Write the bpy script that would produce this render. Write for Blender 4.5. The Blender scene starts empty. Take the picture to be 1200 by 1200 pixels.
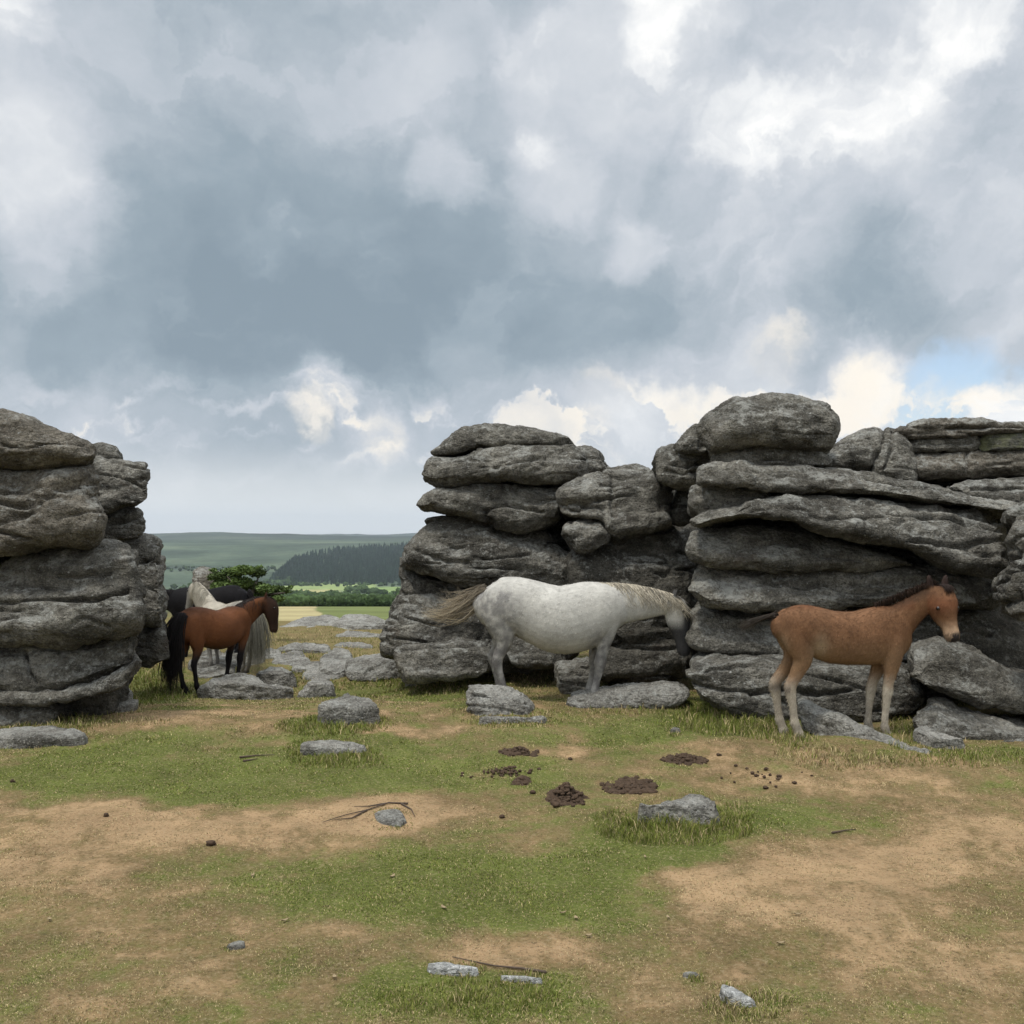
import bpy, math, random
import numpy as np
from mathutils import Vector

scene = bpy.context.scene
COL = scene.collection
R = math.radians
random.seed(7)
RNG = np.random.default_rng(11)

# ------------------------------------------------------------------ camera
FPX, CXP, HYP, EYE = 1152.0, 600.0, 630.0, 1.65      # focal length in photo pixels, principal column, horizon row, eye height
cam_data = bpy.data.cameras.new('camera')
cam = bpy.data.objects.new('camera', cam_data)
COL.objects.link(cam)
scene.camera = cam
cam.location = (0, 0, EYE)
cam.rotation_euler = (R(90), 0, 0)
cam_data.sensor_width = 36
cam_data.lens = 36 * FPX / 1200
cam_data.shift_y = 30 / 1200
cam_data.clip_start = 0.05
cam_data.clip_end = 60000

# ------------------------------------------------------------------ light and exposure
SUN_DIR = Vector((-0.30, -0.22, 0.93)).normalized()    # towards the sun: high, a little behind and left of the camera
sun_data = bpy.data.lights.new('sun', 'SUN')
sun_data.energy = 1.6
sun_data.angle = R(10)
sun_data.color = (1.0, 0.95, 0.87)
sun = bpy.data.objects.new('sun', sun_data)
COL.objects.link(sun)
sun.rotation_euler = SUN_DIR.to_track_quat('Z', 'Y').to_euler()
scene.view_settings.view_transform = 'Standard'
scene.view_settings.look = 'None'
scene.view_settings.exposure = 0.56
scene.view_settings.gamma = 1.0
scene.cycles.volume_bounces = 0
scene.cycles.max_bounces = 6


# ------------------------------------------------------------------ node helpers
class NT:
    def __init__(self, tree):
        self.t = tree
        self.n = tree.nodes
        self.l = tree.links

    def new(self, kind, **kw):
        nd = self.n.new(kind)
        for k, v in kw.items():
            setattr(nd, k, v)
        return nd

    def put(self, sock, v):
        if isinstance(v, bpy.types.NodeSocket):
            self.l.new(v, sock)
        elif isinstance(v, (tuple, list)):
            if sock.type == 'RGBA' and len(v) == 3:
                v = tuple(v) + (1.0,)
            sock.default_value = v
        else:
            sock.default_value = v

    def math(self, op, a, b=None, c=None, clamp=False):
        nd = self.new('ShaderNodeMath', operation=op, use_clamp=clamp)
        self.put(nd.inputs[0], a)
        if b is not None:
            self.put(nd.inputs[1], b)
        if c is not None:
            self.put(nd.inputs[2], c)
        return nd.outputs[0]

    def vmath(self, op, a, b=None):
        nd = self.new('ShaderNodeVectorMath', operation=op)
        self.put(nd.inputs[0], a)
        if b is not None:
            self.put(nd.inputs[1], b)
        return nd.outputs['Value'] if op == 'DOT_PRODUCT' else nd.outputs['Vector']

    def noise(self, vec, scale, detail=4, rough=0.55, dist=0.0):
        nd = self.new('ShaderNodeTexNoise')
        if vec is not None:
            self.put(nd.inputs['Vector'], vec)
        nd.inputs['Scale'].default_value = scale
        nd.inputs['Detail'].default_value = detail
        nd.inputs['Roughness'].default_value = rough
        nd.inputs['Distortion'].default_value = dist
        return nd.outputs['Fac'], nd.outputs['Color']

    def voro(self, vec, scale, feature='F1', rnd=1.0):
        nd = self.new('ShaderNodeTexVoronoi', feature=feature)
        self.put(nd.inputs['Vector'], vec)
        nd.inputs['Scale'].default_value = scale
        nd.inputs['Randomness'].default_value = rnd
        return nd.outputs['Distance'], nd.outputs.get('Color')

    def maprange(self, v, a, b, c=0.0, d=1.0, kind='SMOOTHSTEP'):
        nd = self.new('ShaderNodeMapRange', interpolation_type=kind)
        self.put(nd.inputs[0], v)
        for i, q in enumerate((a, b, c, d)):
            nd.inputs[i + 1].default_value = q
        return nd.outputs[0]

    def mix(self, f, a, b, blend='MIX'):
        nd = self.new('ShaderNodeMix', data_type='RGBA', blend_type=blend)
        self.put(nd.inputs[0], f)
        self.put(nd.inputs[6], a)
        self.put(nd.inputs[7], b)
        return nd.outputs[2]

    def ramp(self, f, stops, kind='LINEAR'):
        nd = self.new('ShaderNodeValToRGB')
        nd.color_ramp.interpolation = kind
        el = nd.color_ramp.elements
        while len(el) > 1:
            el.remove(el[-1])
        el[0].position = stops[0][0]
        el[0].color = tuple(stops[0][1]) + (1,)
        for p, c in stops[1:]:
            e = el.new(p)
            e.color = tuple(c) + (1,)
        self.put(nd.inputs[0], f)
        return nd.outputs[0]

    def bump(self, h, strength, dist, normal=None):
        nd = self.new('ShaderNodeBump')
        nd.inputs['Strength'].default_value = strength
        nd.inputs['Distance'].default_value = dist
        self.put(nd.inputs['Height'], h)
        if normal is not None:
            self.put(nd.inputs['Normal'], normal)
        return nd.outputs[0]


def new_mat(name):
    m = bpy.data.materials.new(name)
    m.use_nodes = True
    t = NT(m.node_tree)
    b = m.node_tree.nodes['Principled BSDF']
    b.inputs['Roughness'].default_value = 0.9
    b.inputs['Specular IOR Level'].default_value = 0.25
    return m, t, b


# ------------------------------------------------------------------ sky (world)
def sky_dir(px, py):
    return Vector(((px - CXP) / FPX, 1.0, (HYP - py) / FPX)).normalized()


world = bpy.data.worlds.new('World')
scene.world = world
world.use_nodes = True
wt = NT(world.node_tree)
for nd in list(wt.n):
    wt.n.remove(nd)
wout = wt.new('ShaderNodeOutputWorld')
sky = wt.new('ShaderNodeTexSky', sky_type='NISHITA')
sky.sun_disc = False
sky.sun_elevation = math.asin(SUN_DIR.z)
sky.sun_rotation = math.atan2(SUN_DIR.x, SUN_DIR.y)
bg_clear = wt.new('ShaderNodeBackground')
wt.put(bg_clear.inputs[0], sky.outputs[0])
bg_clear.inputs[1].default_value = 0.12
tc = wt.new('ShaderNodeTexCoord')
D0 = tc.outputs['Generated']
# domain warp so that cloud masses get torn, billowing outlines
_, wc = wt.noise(D0, 5.0, 7, 0.62)
warp = wt.vmath('SCALE', wt.vmath('SUBTRACT', wc, (0.5, 0.5, 0.5)))
warp.node.inputs['Scale'].default_value = 0.19
DW = wt.vmath('NORMALIZE', wt.vmath('ADD', D0, warp))

# (column, row, radius, amount): positive = brighter, thinner cloud; negative = thick dark cloud base
CLOUD = [
    (330, 60, 330, -0.06), (160, 90, 190, -0.06), (420, 200, 280, -0.06), (250, 380, 250, -0.10), (420, 410, 230, -0.13),
    (150, 400, 160, -0.08), (600, 400, 220, -0.12), (300, 445, 130, -0.10), (760, 390, 200, -0.10), (960, 370, 190, -0.08),
    (70, 390, 150, -0.05), (1120, 330, 150, -0.07), (600, 130, 110, -0.04), (720, 160, 60, -0.05), (860, 60, 60, -0.06), (1190, 150, 80, -0.05),
    (20, 210, 85, 0.30), (10, 30, 50, 0.25), (45, 290, 70, 0.14), (750, 60, 120, 0.14), (830, 15, 60, 0.26), (650, 205, 48, 0.24), (525, 195, 42, 0.22), (880, 165, 60, 0.22),
    (1010, 110, 110, 0.14), (1165, 5, 60, 0.30), (740, 280, 45, 0.22), (1030, 200, 80, 0.10), (935, 310, 60, 0.10),
    (1180, 290, 80, 0.08), (680, 110, 80, 0.06),
    (900, 425, 50, 0.22), (1000, 450, 48, 0.26), (1190, 470, 40, 0.30), (720, 465, 70, 0.16), (440, 520, 50, 0.24),
    (330, 500, 90, 0.12), (370, 462, 30, 0.18), (150, 490, 100, 0.10), (560, 470, 80, 0.08), (820, 480, 90, 0.12),
]
f1, _ = wt.noise(wt.vmath('MULTIPLY', DW, (1, 1, 1.5)), 4.6, 9, 0.54)
f2, _ = wt.noise(wt.vmath('MULTIPLY', DW, (1, 1, 1.6)), 12.0, 9, 0.58, 0.25)
f3, _ = wt.noise(wt.vmath('MULTIPLY', DW, (1, 1, 1.4)), 7.5, 10, 0.52, 0.15)
f2b, _ = wt.noise(wt.vmath('MULTIPLY', D0, (1, 1, 1.5)), 26.0, 10, 0.62, 0.2)
# on the right the cloud runs in slanting streaks
e1, e2 = Vector((-0.55, 0.0, -0.83)), Vector((0.83, 0.0, -0.55))
cmb = wt.new('ShaderNodeCombineXYZ')
wt.put(cmb.inputs[0], wt.math('MULTIPLY', wt.vmath('DOT_PRODUCT', DW, tuple(e1)), 0.5))
wt.put(cmb.inputs[1], wt.math('MULTIPLY', wt.vmath('DOT_PRODUCT', DW, tuple(e2)), 1.5))
f4, _ = wt.noise(cmb.outputs[0], 6.5, 8, 0.58)
sep = wt.new('ShaderNodeSeparateXYZ')
wt.put(sep.inputs[0], D0)
sepw = wt.new('ShaderNodeSeparateXYZ')
wt.put(sepw.inputs[0], DW)
DX, DZ, WX, WZ = sep.outputs[0], sep.outputs[2], sepw.outputs[0], sepw.outputs[2]
t_ = wt.math('ADD', wt.math('MULTIPLY', wt.math('SUBTRACT', f1, 0.5), 0.50), wt.math('MULTIPLY', wt.math('SUBTRACT', f2, 0.5), 0.28))
t_ = wt.math('ADD', t_, wt.math('MULTIPLY', wt.math('SUBTRACT', f2b, 0.5), 0.17))
streak = wt.math('MULTIPLY', wt.math('SUBTRACT', f4, 0.47), wt.maprange(DX, -0.02, 0.22, 0.0, 1.05))
t_ = wt.math('ADD', t_, streak)
billow = wt.math('ADD', wt.maprange(f3, 0.47, 0.56, -0.03, 0.04), wt.maprange(f3, 0.565, 0.60, 0.0, 0.07))
t_ = wt.math('ADD', wt.math('ADD', t_, billow), 0.525)
t_ = wt.math('ADD', t_, wt.math('MULTIPLY', wt.maprange(DX, 0.0, 0.25, 0.0, 0.03), wt.maprange(DZ, 0.16, 0.28, 0.0, 1.0)))
# the slate-blue base of the big cloud, with a ragged lower edge
slate = wt.math('MULTIPLY', wt.maprange(WZ, 0.135, 0.175, 0.0, 1.0), wt.maprange(WZ, 0.19, 0.40, 1.0, 0.0))
slate = wt.math('MULTIPLY', slate, wt.math('MULTIPLY', wt.maprange(WX, -0.62, -0.30, 0.25, 1.0), wt.maprange(WX, 0.02, 0.45, 1.0, 0.45)))
t_ = wt.math('SUBTRACT', t_, wt.math('MULTIPLY', slate, 0.16))
# heaped cumulus low over the horizon
f5, _ = wt.noise(wt.vmath('MULTIPLY', DW, (1, 1, 2.0)), 9.5, 9, 0.55, 0.1)
band = wt.math('MULTIPLY', wt.maprange(WZ, 0.05, 0.085, 0.0, 1.0), wt.maprange(WZ, 0.125, 0.17, 1.0, 0.0))
cum = wt.math('MULTIPLY', wt.maprange(f5, 0.49, 0.60, 0.0, 1.0), band)
t_ = wt.math('ADD', t_, wt.math('ADD', wt.math('MULTIPLY', cum, 0.24), wt.math('MULTIPLY', band, 0.06)))
for (px, py, rad, amt) in CLOUD:
    dt = wt.vmath('DOT_PRODUCT', DW, tuple(sky_dir(px, py)))
    g = wt.maprange(dt, math.cos(1.25 * rad / FPX), 1.0, 0.0, amt * (1.1 if amt > 0 else 0.9))
    t_ = wt.math('ADD', t_, g)
cloud_col = wt.ramp(t_, [
    (0.00, (0.165, 0.212, 0.252)), (0.20, (0.215, 0.265, 0.306)), (0.40, (0.305, 0.345, 0.386)),
    (0.55, (0.382, 0.412, 0.452)), (0.70, (0.460, 0.482, 0.512)), (0.85, (0.595, 0.605, 0.615)), (1.0, (0.735, 0.730, 0.715))])
cream = wt.math('MULTIPLY', cum, wt.maprange(t_, 0.5, 0.85, 0.0, 0.75))
cloud_col = wt.mix(cream, cloud_col, (0.74, 0.67, 0.565, 1))
for (px, py, rad) in ((440, 520, 38), (350, 500, 26), (720, 468, 36), (1005, 450, 36), (900, 425, 30)):
    dt = wt.vmath('DOT_PRODUCT', DW, tuple(sky_dir(px, py)))
    glow = wt.math('MULTIPLY', wt.maprange(dt, math.cos(1.2 * rad / FPX), 1.0, 0.0, 0.75), wt.maprange(f5, 0.36, 0.60, 0.1, 1.0))
    cloud_col = wt.mix(glow, cloud_col, (0.735, 0.675, 0.585, 1))
# towards the horizon the cloud greys become pale and creamy
low = wt.maprange(sep.outputs[2], 0.015, 0.105, 0.75, 0.0)
cloud_col = wt.mix(low, cloud_col, (0.70, 0.70, 0.675, 1))
# the cloud deck overhead, out of the picture, is the bright part that lights the moor
over = wt.maprange(sep.outputs[2], 0.50, 0.85, 1.0, 2.6)
back = wt.maprange(sep.outputs[1], -0.6, 0.3, 1.45, 1.0)
bg_cloud = wt.new('ShaderNodeBackground')
wt.put(bg_cloud.inputs[0], cloud_col)
wt.put(bg_cloud.inputs[1], wt.math('MULTIPLY', over, back))
# one clear blue opening low on the right
dt = wt.vmath('DOT_PRODUCT', DW, tuple(sky_dir(1140, 452)))
hole = wt.maprange(dt, math.cos(80 / FPX), math.cos(30 / FPX), 0.0, 0.8)
hole = wt.math('MULTIPLY', hole, wt.maprange(t_, 0.55, 0.95, 1.0, 0.0))
mixs = wt.new('ShaderNodeMixShader')
wt.put(mixs.inputs[0], wt.math('SUBTRACT', 1.0, hole))
wt.l.new(bg_clear.outputs[0], mixs.inputs[1])
wt.l.new(bg_cloud.outputs[0], mixs.inputs[2])
wt.l.new(mixs.outputs[0], wout.inputs[0])
world.cycles.sampling_method = 'MANUAL'
world.cycles.sample_map_resolution = 512

# ------------------------------------------------------------------ geometry helpers
_perm = RNG.permutation(256)
_perm = np.concatenate([_perm, _perm, _perm])
_grad = RNG.normal(size=(256, 3))
_grad /= np.linalg.norm(_grad, axis=1)[:, None]


def pnoise(p):
    """Gradient noise of an (N,3) array, about -0.7..0.7."""
    p = np.asarray(p, dtype=np.float64)
    i = np.floor(p).astype(np.int64)
    f = p - i
    u = f * f * f * (f * (f * 6 - 15) + 10)
    i &= 255
    out = 0
    for dx in (0, 1):
        wx = u[:, 0] if dx else 1 - u[:, 0]
        for dy in (0, 1):
            wy = u[:, 1] if dy else 1 - u[:, 1]
            for dz in (0, 1):
                wz = u[:, 2] if dz else 1 - u[:, 2]
                h = _perm[_perm[_perm[(i[:, 0] + dx) & 255] + ((i[:, 1] + dy) & 255)] + ((i[:, 2] + dz) & 255)]
                g = _grad[h]
                out = out + wx * wy * wz * (g[:, 0] * (f[:, 0] - dx) + g[:, 1] * (f[:, 1] - dy) + g[:, 2] * (f[:, 2] - dz))
    return out * 1.4


def fbm(p, octaves=4, gain=0.5):
    a, s, out = 1.0, 1.0, 0
    for k in range(octaves):
        out = out + a * pnoise(p * s + 17.3 * k)
        a *= gain
        s *= 2.03
    return out


def sstep(a, b, x):
    t = np.clip((np.asarray(x, dtype=float) - a) / (b - a), 0, 1)
    return t * t * (3 - 2 * t)


def mesh_obj(name, verts, faces, mat=None, parent=None, smooth=True):
    me = bpy.data.meshes.new(name)
    verts = np.asarray(verts, dtype=np.float64)
    if isinstance(faces, np.ndarray):
        n, k = faces.shape
        me.vertices.add(len(verts))
        me.vertices.foreach_set('co', verts.ravel())
        me.loops.add(n * k)
        me.loops.foreach_set('vertex_index', faces.ravel().astype(np.int32))
        me.polygons.add(n)
        me.polygons.foreach_set('loop_start', np.arange(0, n * k, k, dtype=np.int32))
        me.update(calc_edges=True)
    else:
        me.from_pydata(verts.tolist(), [], faces)
        me.update()
    if smooth:
        me.polygons.foreach_set('use_smooth', np.ones(len(me.polygons), dtype=bool))
    if mat:
        me.materials.append(mat)
    o = bpy.data.objects.new(name, me)
    COL.objects.link(o)
    if parent:
        o.parent = parent
    return o


def set_col(o, rgb, attr='Col'):
    me = o.data
    a = me.color_attributes.new(attr, 'FLOAT_COLOR', 'POINT')
    c = np.ones((len(me.vertices), 4), dtype=np.float32)
    c[:, :3] = rgb
    a.data.foreach_set('color', c.ravel())


def tag(o, label=None, cat=None, group=None, kind=None):
    if label:
        o['label'] = label
    if cat:
        o['category'] = cat
    if group:
        o['group'] = group
    if kind:
        o['kind'] = kind
    return o


def empty(name, loc, rz=0.0):
    e = bpy.data.objects.new(name, None)
    e.empty_display_size = 0.2
    COL.objects.link(e)
    e.location = loc
    e.rotation_euler = (0, 0, rz)
    return e


def voxel_union(verts, faces, voxel, smooth_iter=0, smooth_fac=0.5):
    """Fuse overlapping closed shells into one continuous surface; returns verts, normals and the mesh."""
    me = bpy.data.meshes.new('tmp')
    me.from_pydata([tuple(v) for v in verts], [], faces)
    me.update()
    o = bpy.data.objects.new('tmp', me)
    COL.objects.link(o)
    m = o.modifiers.new('r', 'REMESH')
    m.mode = 'VOXEL'
    m.voxel_size = voxel
    if smooth_iter:
        s = o.modifiers.new('s', 'SMOOTH')
        s.factor = smooth_fac
        s.iterations = smooth_iter
    dg = bpy.context.evaluated_depsgraph_get()
    out = bpy.data.meshes.new_from_object(o.evaluated_get(dg))
    bpy.data.objects.remove(o)
    bpy.data.meshes.remove(me)
    return out


def mesh_co(me):
    c = np.empty(len(me.vertices) * 3, dtype=np.float32)
    me.vertices.foreach_get('co', c)
    return c.reshape(-1, 3).astype(np.float64)


def mesh_no(me):
    c = np.empty(len(me.vertices) * 3, dtype=np.float32)
    me.vertices.foreach_get('normal', c)
    return c.reshape(-1, 3).astype(np.float64)
# ------------------------------------------------------------------ terrain
PY = np.array([0, 9.5, 12, 16, 22, 30, 60, 200, 420, 600, 1100, 1400, 2200, 4000, 9000, 14000], dtype=float)
PZ = np.array([0, 0.0, -0.26, -0.17, -0.31, -0.98, -3.2, -12.2, -28.5, -36.5, -56, -64, -17.5, 8.0, 9.0, -40], dtype=float)
# (column, row of the foot, radius in metres, height): low turf mounds and hollows
MOUND = [(390, 850, 0.55, 0.07), (395, 888, 0.45, 0.05), (790, 975, 0.65, 0.08), (585, 838, 0.7, 0.08), (740, 824, 0.9, 0.08),
         (960, 884, 0.7, 0.015), (620, 870, 0.9, 0.05), (1120, 885, 0.9, 0.05), (60, 870, 1.2, 0.04), (200, 850, 1.0, 0.05)]


def plain_hit(px, py):
    Y = EYE * FPX / max(py - HYP, 1.0)
    return (px - CXP) / FPX * Y, Y


_MOUND = [plain_hit(m[0], m[1]) + (m[2], m[3]) for m in MOUND]


def ground_z(x, y, fine=True):
    x = np.asarray(x, dtype=float)
    y = np.asarray(y, dtype=float)
    r = np.sqrt(x * x + y * y)
    d = np.where(y > 0, np.maximum(y, r * 0.8), r * 0.8)
    z = np.interp(d, PY, PZ)
    # the dip towards the valley only starts behind the tor; the ground right of the gap stays up
    right = sstep(-1.8, -0.3, x / np.maximum(1.0, d / 12.0)) * sstep(8, 10, d) * (1 - sstep(22, 60, d))
    z = z * (1 - right) + right * np.interp(d, [0, 9.5, 14, 22, 60], [0, 0, 0.0, -0.3, -3.2])
    for (mx, my, mr, mh) in _MOUND:
        z = z + mh * np.exp(-((x - mx) ** 2 + (y - my) ** 2) / (mr * mr))
    p = np.stack([x.ravel(), y.ravel(), np.zeros(x.size)], axis=1)
    amp = 1 - sstep(20, 40, r)
    z = z + (0.05 * pnoise(p * 0.45) + 0.030 * pnoise(p * 1.3 + 9)).reshape(x.shape) * amp
    if fine:
        z = z + (0.011 * fbm(p * 4.0, 3)).reshape(x.shape) * amp
    far = sstep(150, 900, r)
    z = z + (0.018 * r.ravel() * 0.25 * fbm(p * (1 / 900.0) + 3.1, 5, 0.5)).reshape(x.shape) * far * (0.35 + 0.65 * sstep(1500, 2600, r)) * (0.55 + 0.5 * sstep(2200, 3600, r))
    return z


def hit(px, py):
    """Where the sight line through a photo pixel meets the near ground."""
    x, y = plain_hit(px, py)
    for _ in range(12):
        z = float(ground_z(np.array([x]), np.array([y]), False)[0])
        y = (EYE - z) * FPX / max(py - HYP, 1.0)
        x = (px - CXP) / FPX * y
    return x, y, float(ground_z(np.array([x]), np.array([y]), True)[0])


# (column, row, half width, half height, amount): + dry bare earth, - green turf
DRY = [
    (230, 838, 150, 22, 0.75), (455, 832, 60, 10, 0.5), (450, 862, 75, 13, 0.8), (50, 985, 150, 60, 0.55), (290, 972, 210, 30, 0.75), (470, 955, 130, 26, 0.8),
    (90, 1060, 190, 60, 0.30), (300, 1110, 160, 45, 0.24), (140, 1160, 240, 55, 0.18), (580, 1108, 110, 34, 0.85), (930, 1050, 170, 62, 0.72),
    (1120, 985, 130, 60, 0.65), (1000, 905, 170, 28, 0.52), (1110, 1130, 180, 80, 0.50), (800, 1140, 150, 50, 0.28), (660, 878, 50, 10, 0.65),
    (640, 990, 60, 20, 0.45), (820, 1040, 60, 40, 0.4), (700, 850, 50, 15, 0.4), (590, 845, 60, 14, 0.35), (820, 893, 60, 10, 0.4), (1000, 1000, 120, 30, 0.3), (390, 1105, 60, 14, 0.3),
    (230, 910, 240, 36, -0.60), (620, 1040, 170, 50, -0.62), (420, 1050, 220, 40, -0.40), (800, 985, 120, 26, -0.80), (900, 970, 90, 25, -0.45),
    (550, 1175, 130, 36, -0.85), (540, 900, 160, 32, -0.35), (395, 870, 70, 26, -0.85), (860, 845, 120, 22, -0.70), (1130, 890, 120, 16, -0.55),
    (170, 800, 60, 40, -0.6), (520, 815, 70, 14, -0.55), (740, 860, 120, 18, -0.35), (870, 1180, 70, 25, -0.25), (700, 1000, 80, 30, -0.4), (100, 905, 80, 22, -0.35), (480, 790, 110, 25, -0.4)]


def dryness(x, y):
    """0 = lush green, 1 = bare tan earth, for near ground points."""
    py = HYP + EYE / np.maximum(y, 0.8) * FPX
    px = CXP + x / np.maximum(y, 0.8) * FPX
    p = np.stack([x, y, 0 * x], axis=1)
    w1 = fbm(p * 1.1 + 4, 4)
    w2 = fbm(p * 1.1 + 41, 4)
    px = px + w1 * 70
    py = py + w2 * 26
    d = np.full(x.shape, 0.43)
    for (cx, cy, rx, ry, a) in DRY:
        q = np.sqrt(((px - cx) / rx) ** 2 + ((py - cy) / ry) ** 2)
        d = d + a * (0.70 if a > 0 else 0.95) * (1 - sstep(0.3, 1.35, q))
    d = d + 0.26 * fbm(p * 3.0 + 7, 5, 0.6) + 0.20 * fbm(p * 11.0 + 2, 4, 0.6)
    return np.clip(d, 0, 1.15)


C_GREEN = np.array([0.116, 0.137, 0.032])
C_OLIVE = np.array([0.172, 0.145, 0.056])
C_BROWN = np.array([0.212, 0.146, 0.070])
C_TAN = np.array([0.390, 0.260, 0.142])


def turf_colour(d):
    d = np.clip(d, 0, 1)[:, None]
    c = np.where(d < 0.38, C_GREEN + (C_OLIVE - C_GREEN) * (d / 0.38), 0)
    c = np.where((d >= 0.38) & (d < 0.68), C_OLIVE + (C_BROWN - C_OLIVE) * ((d - 0.38) / 0.30), c)
    c = np.where(d >= 0.68, C_BROWN + (C_TAN - C_BROWN) * ((d - 0.68) / 0.32), c)
    return c


# far fields, as rows of the valley: (col0, row0, col1, row1, colour)
FIELD = [((374, 708, 480, 740), (0.13, 0.15, 0.055)), ((296, 709, 374, 740), (0.34, 0.29, 0.15)), ((330, 684, 440, 693), (0.21, 0.26, 0.10)), ((318, 697, 470, 707), (0.15, 0.21, 0.075)), ((318, 691, 395, 697), (0.30, 0.28, 0.13)),
         ((430, 688, 470, 695), (0.17, 0.23, 0.08)), ((395, 696, 470, 702), (0.12, 0.19, 0.06)), ((420, 701, 470, 706), (0.36, 0.34, 0.17))]


def build_ground():
    rs = [0.02]
    while rs[-1] < 14000:
        r = rs[-1]
        rs.append(r * (1.4 if r < 1 else 1.0115 if r < 30 else 1.016))
    rs = np.array(rs)
    front = np.linspace(R(-31), R(31), 420)
    back = np.linspace(R(31), R(329), 92)[1:-1]
    th = np.concatenate([front, back])
    nr, nt = len(rs), len(th)
    X = np.outer(rs, np.sin(th))
    Y = np.outer(rs, np.cos(th))
    Z = ground_z(X, Y)
    V = np.stack([X.ravel(), Y.ravel(), Z.ravel()], axis=1)
    i = np.arange(nr - 1)[:, None]
    j = np.arange(nt)[None, :]
    jn = (j + 1) % nt
    Fq = np.stack([i * nt + j + 0 * jn, (i + 1) * nt + j + 0 * jn, (i + 1) * nt + jn, i * nt + jn + 0 * j], axis=-1).reshape(-1, 4)
    Fq = Fq[:, ::-1]
    o = mesh_obj('ground', V, Fq, MAT['ground'])
    x, y = V[:, 0], V[:, 1]
    r = np.sqrt(x * x + y * y)
    d = dryness(x, np.maximum(y, 0.8))
    col = turf_colour(d)
    pn = np.stack([x, y, 0 * x], axis=1)
    b1 = sstep(0.0, 0.55, fbm(pn * 1.7 + 60, 5, 0.6))[:, None] * 0.55
    col = col * (1 - b1) + col * np.array([0.62, 0.56, 0.50]) * b1
    col = col * (1 + 0.28 * fbm(pn * 6.0 + 80, 4, 0.65)[:, None])
    # beyond the tor: rough moor grass, then fields and heath
    p = np.stack([x, y, 0 * x], axis=1)
    mid = sstep(13.5, 18, r)[:, None]
    rough = turf_colour(np.clip(0.42 + 0.40 * fbm(p * 0.9, 4), 0, 0.9)) * 0.85
    col = col * (1 - mid) + rough * mid
    n = 0.8 * fbm(p / 260.0, 5)[:, None] + 0.7 * fbm(p * np.array([1 / 700.0, 1 / 300.0, 0]) + 8, 4)[:, None]
    moor = np.array([0.060, 0.082, 0.052]) * (1 + 0.85 * n).clip(0.35, 2) + np.array([0.03, 0.015, 0.0]) * np.clip(n, 0, 1)
    ridge = sstep(2700, 3700, r + 500 * n[:, 0])[:, None]
    moor = moor * (1 - ridge * 0.45)
    f = sstep(45, 130, r)[:, None]
    col = col * (1 - f) + moor * f
    yy = np.maximum(y, 1)
    px = CXP + x / yy * FPX
    py = HYP - (V[:, 2] - EYE) / yy * FPX
    pw = px + 10 * fbm(p / 60.0, 3)
    qw = py + 1.4 * fbm(p / 80.0 + 5, 3)
    for (a, b, c2, d2), fc in FIELD:
        m = (sstep(a - 2, a + 2, pw) * (1 - sstep(c2 - 2, c2 + 2, pw)) * sstep(b - .6, b + .6, qw) * (1 - sstep(d2 - .6, d2 + .6, qw)))[:, None]
        m = m * (r > 40)[:, None] * (y > 0)[:, None]
        col = col * (1 - m) + np.array(fc) * (1 + 0.2 * fbm(p / 25.0, 3)[:, None]) * m
    set_col(o, col)
    o.data.attributes.new('dry', 'FLOAT', 'POINT').data.foreach_set('value', np.where(r < 15, d, 0.5).astype(np.float32))
    tag(o, 'short moorland turf with worn tan earth patches running down to far valley fields', 'ground', kind='structure')
    return o
# ------------------------------------------------------------------ materials
MAT = {}


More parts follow.
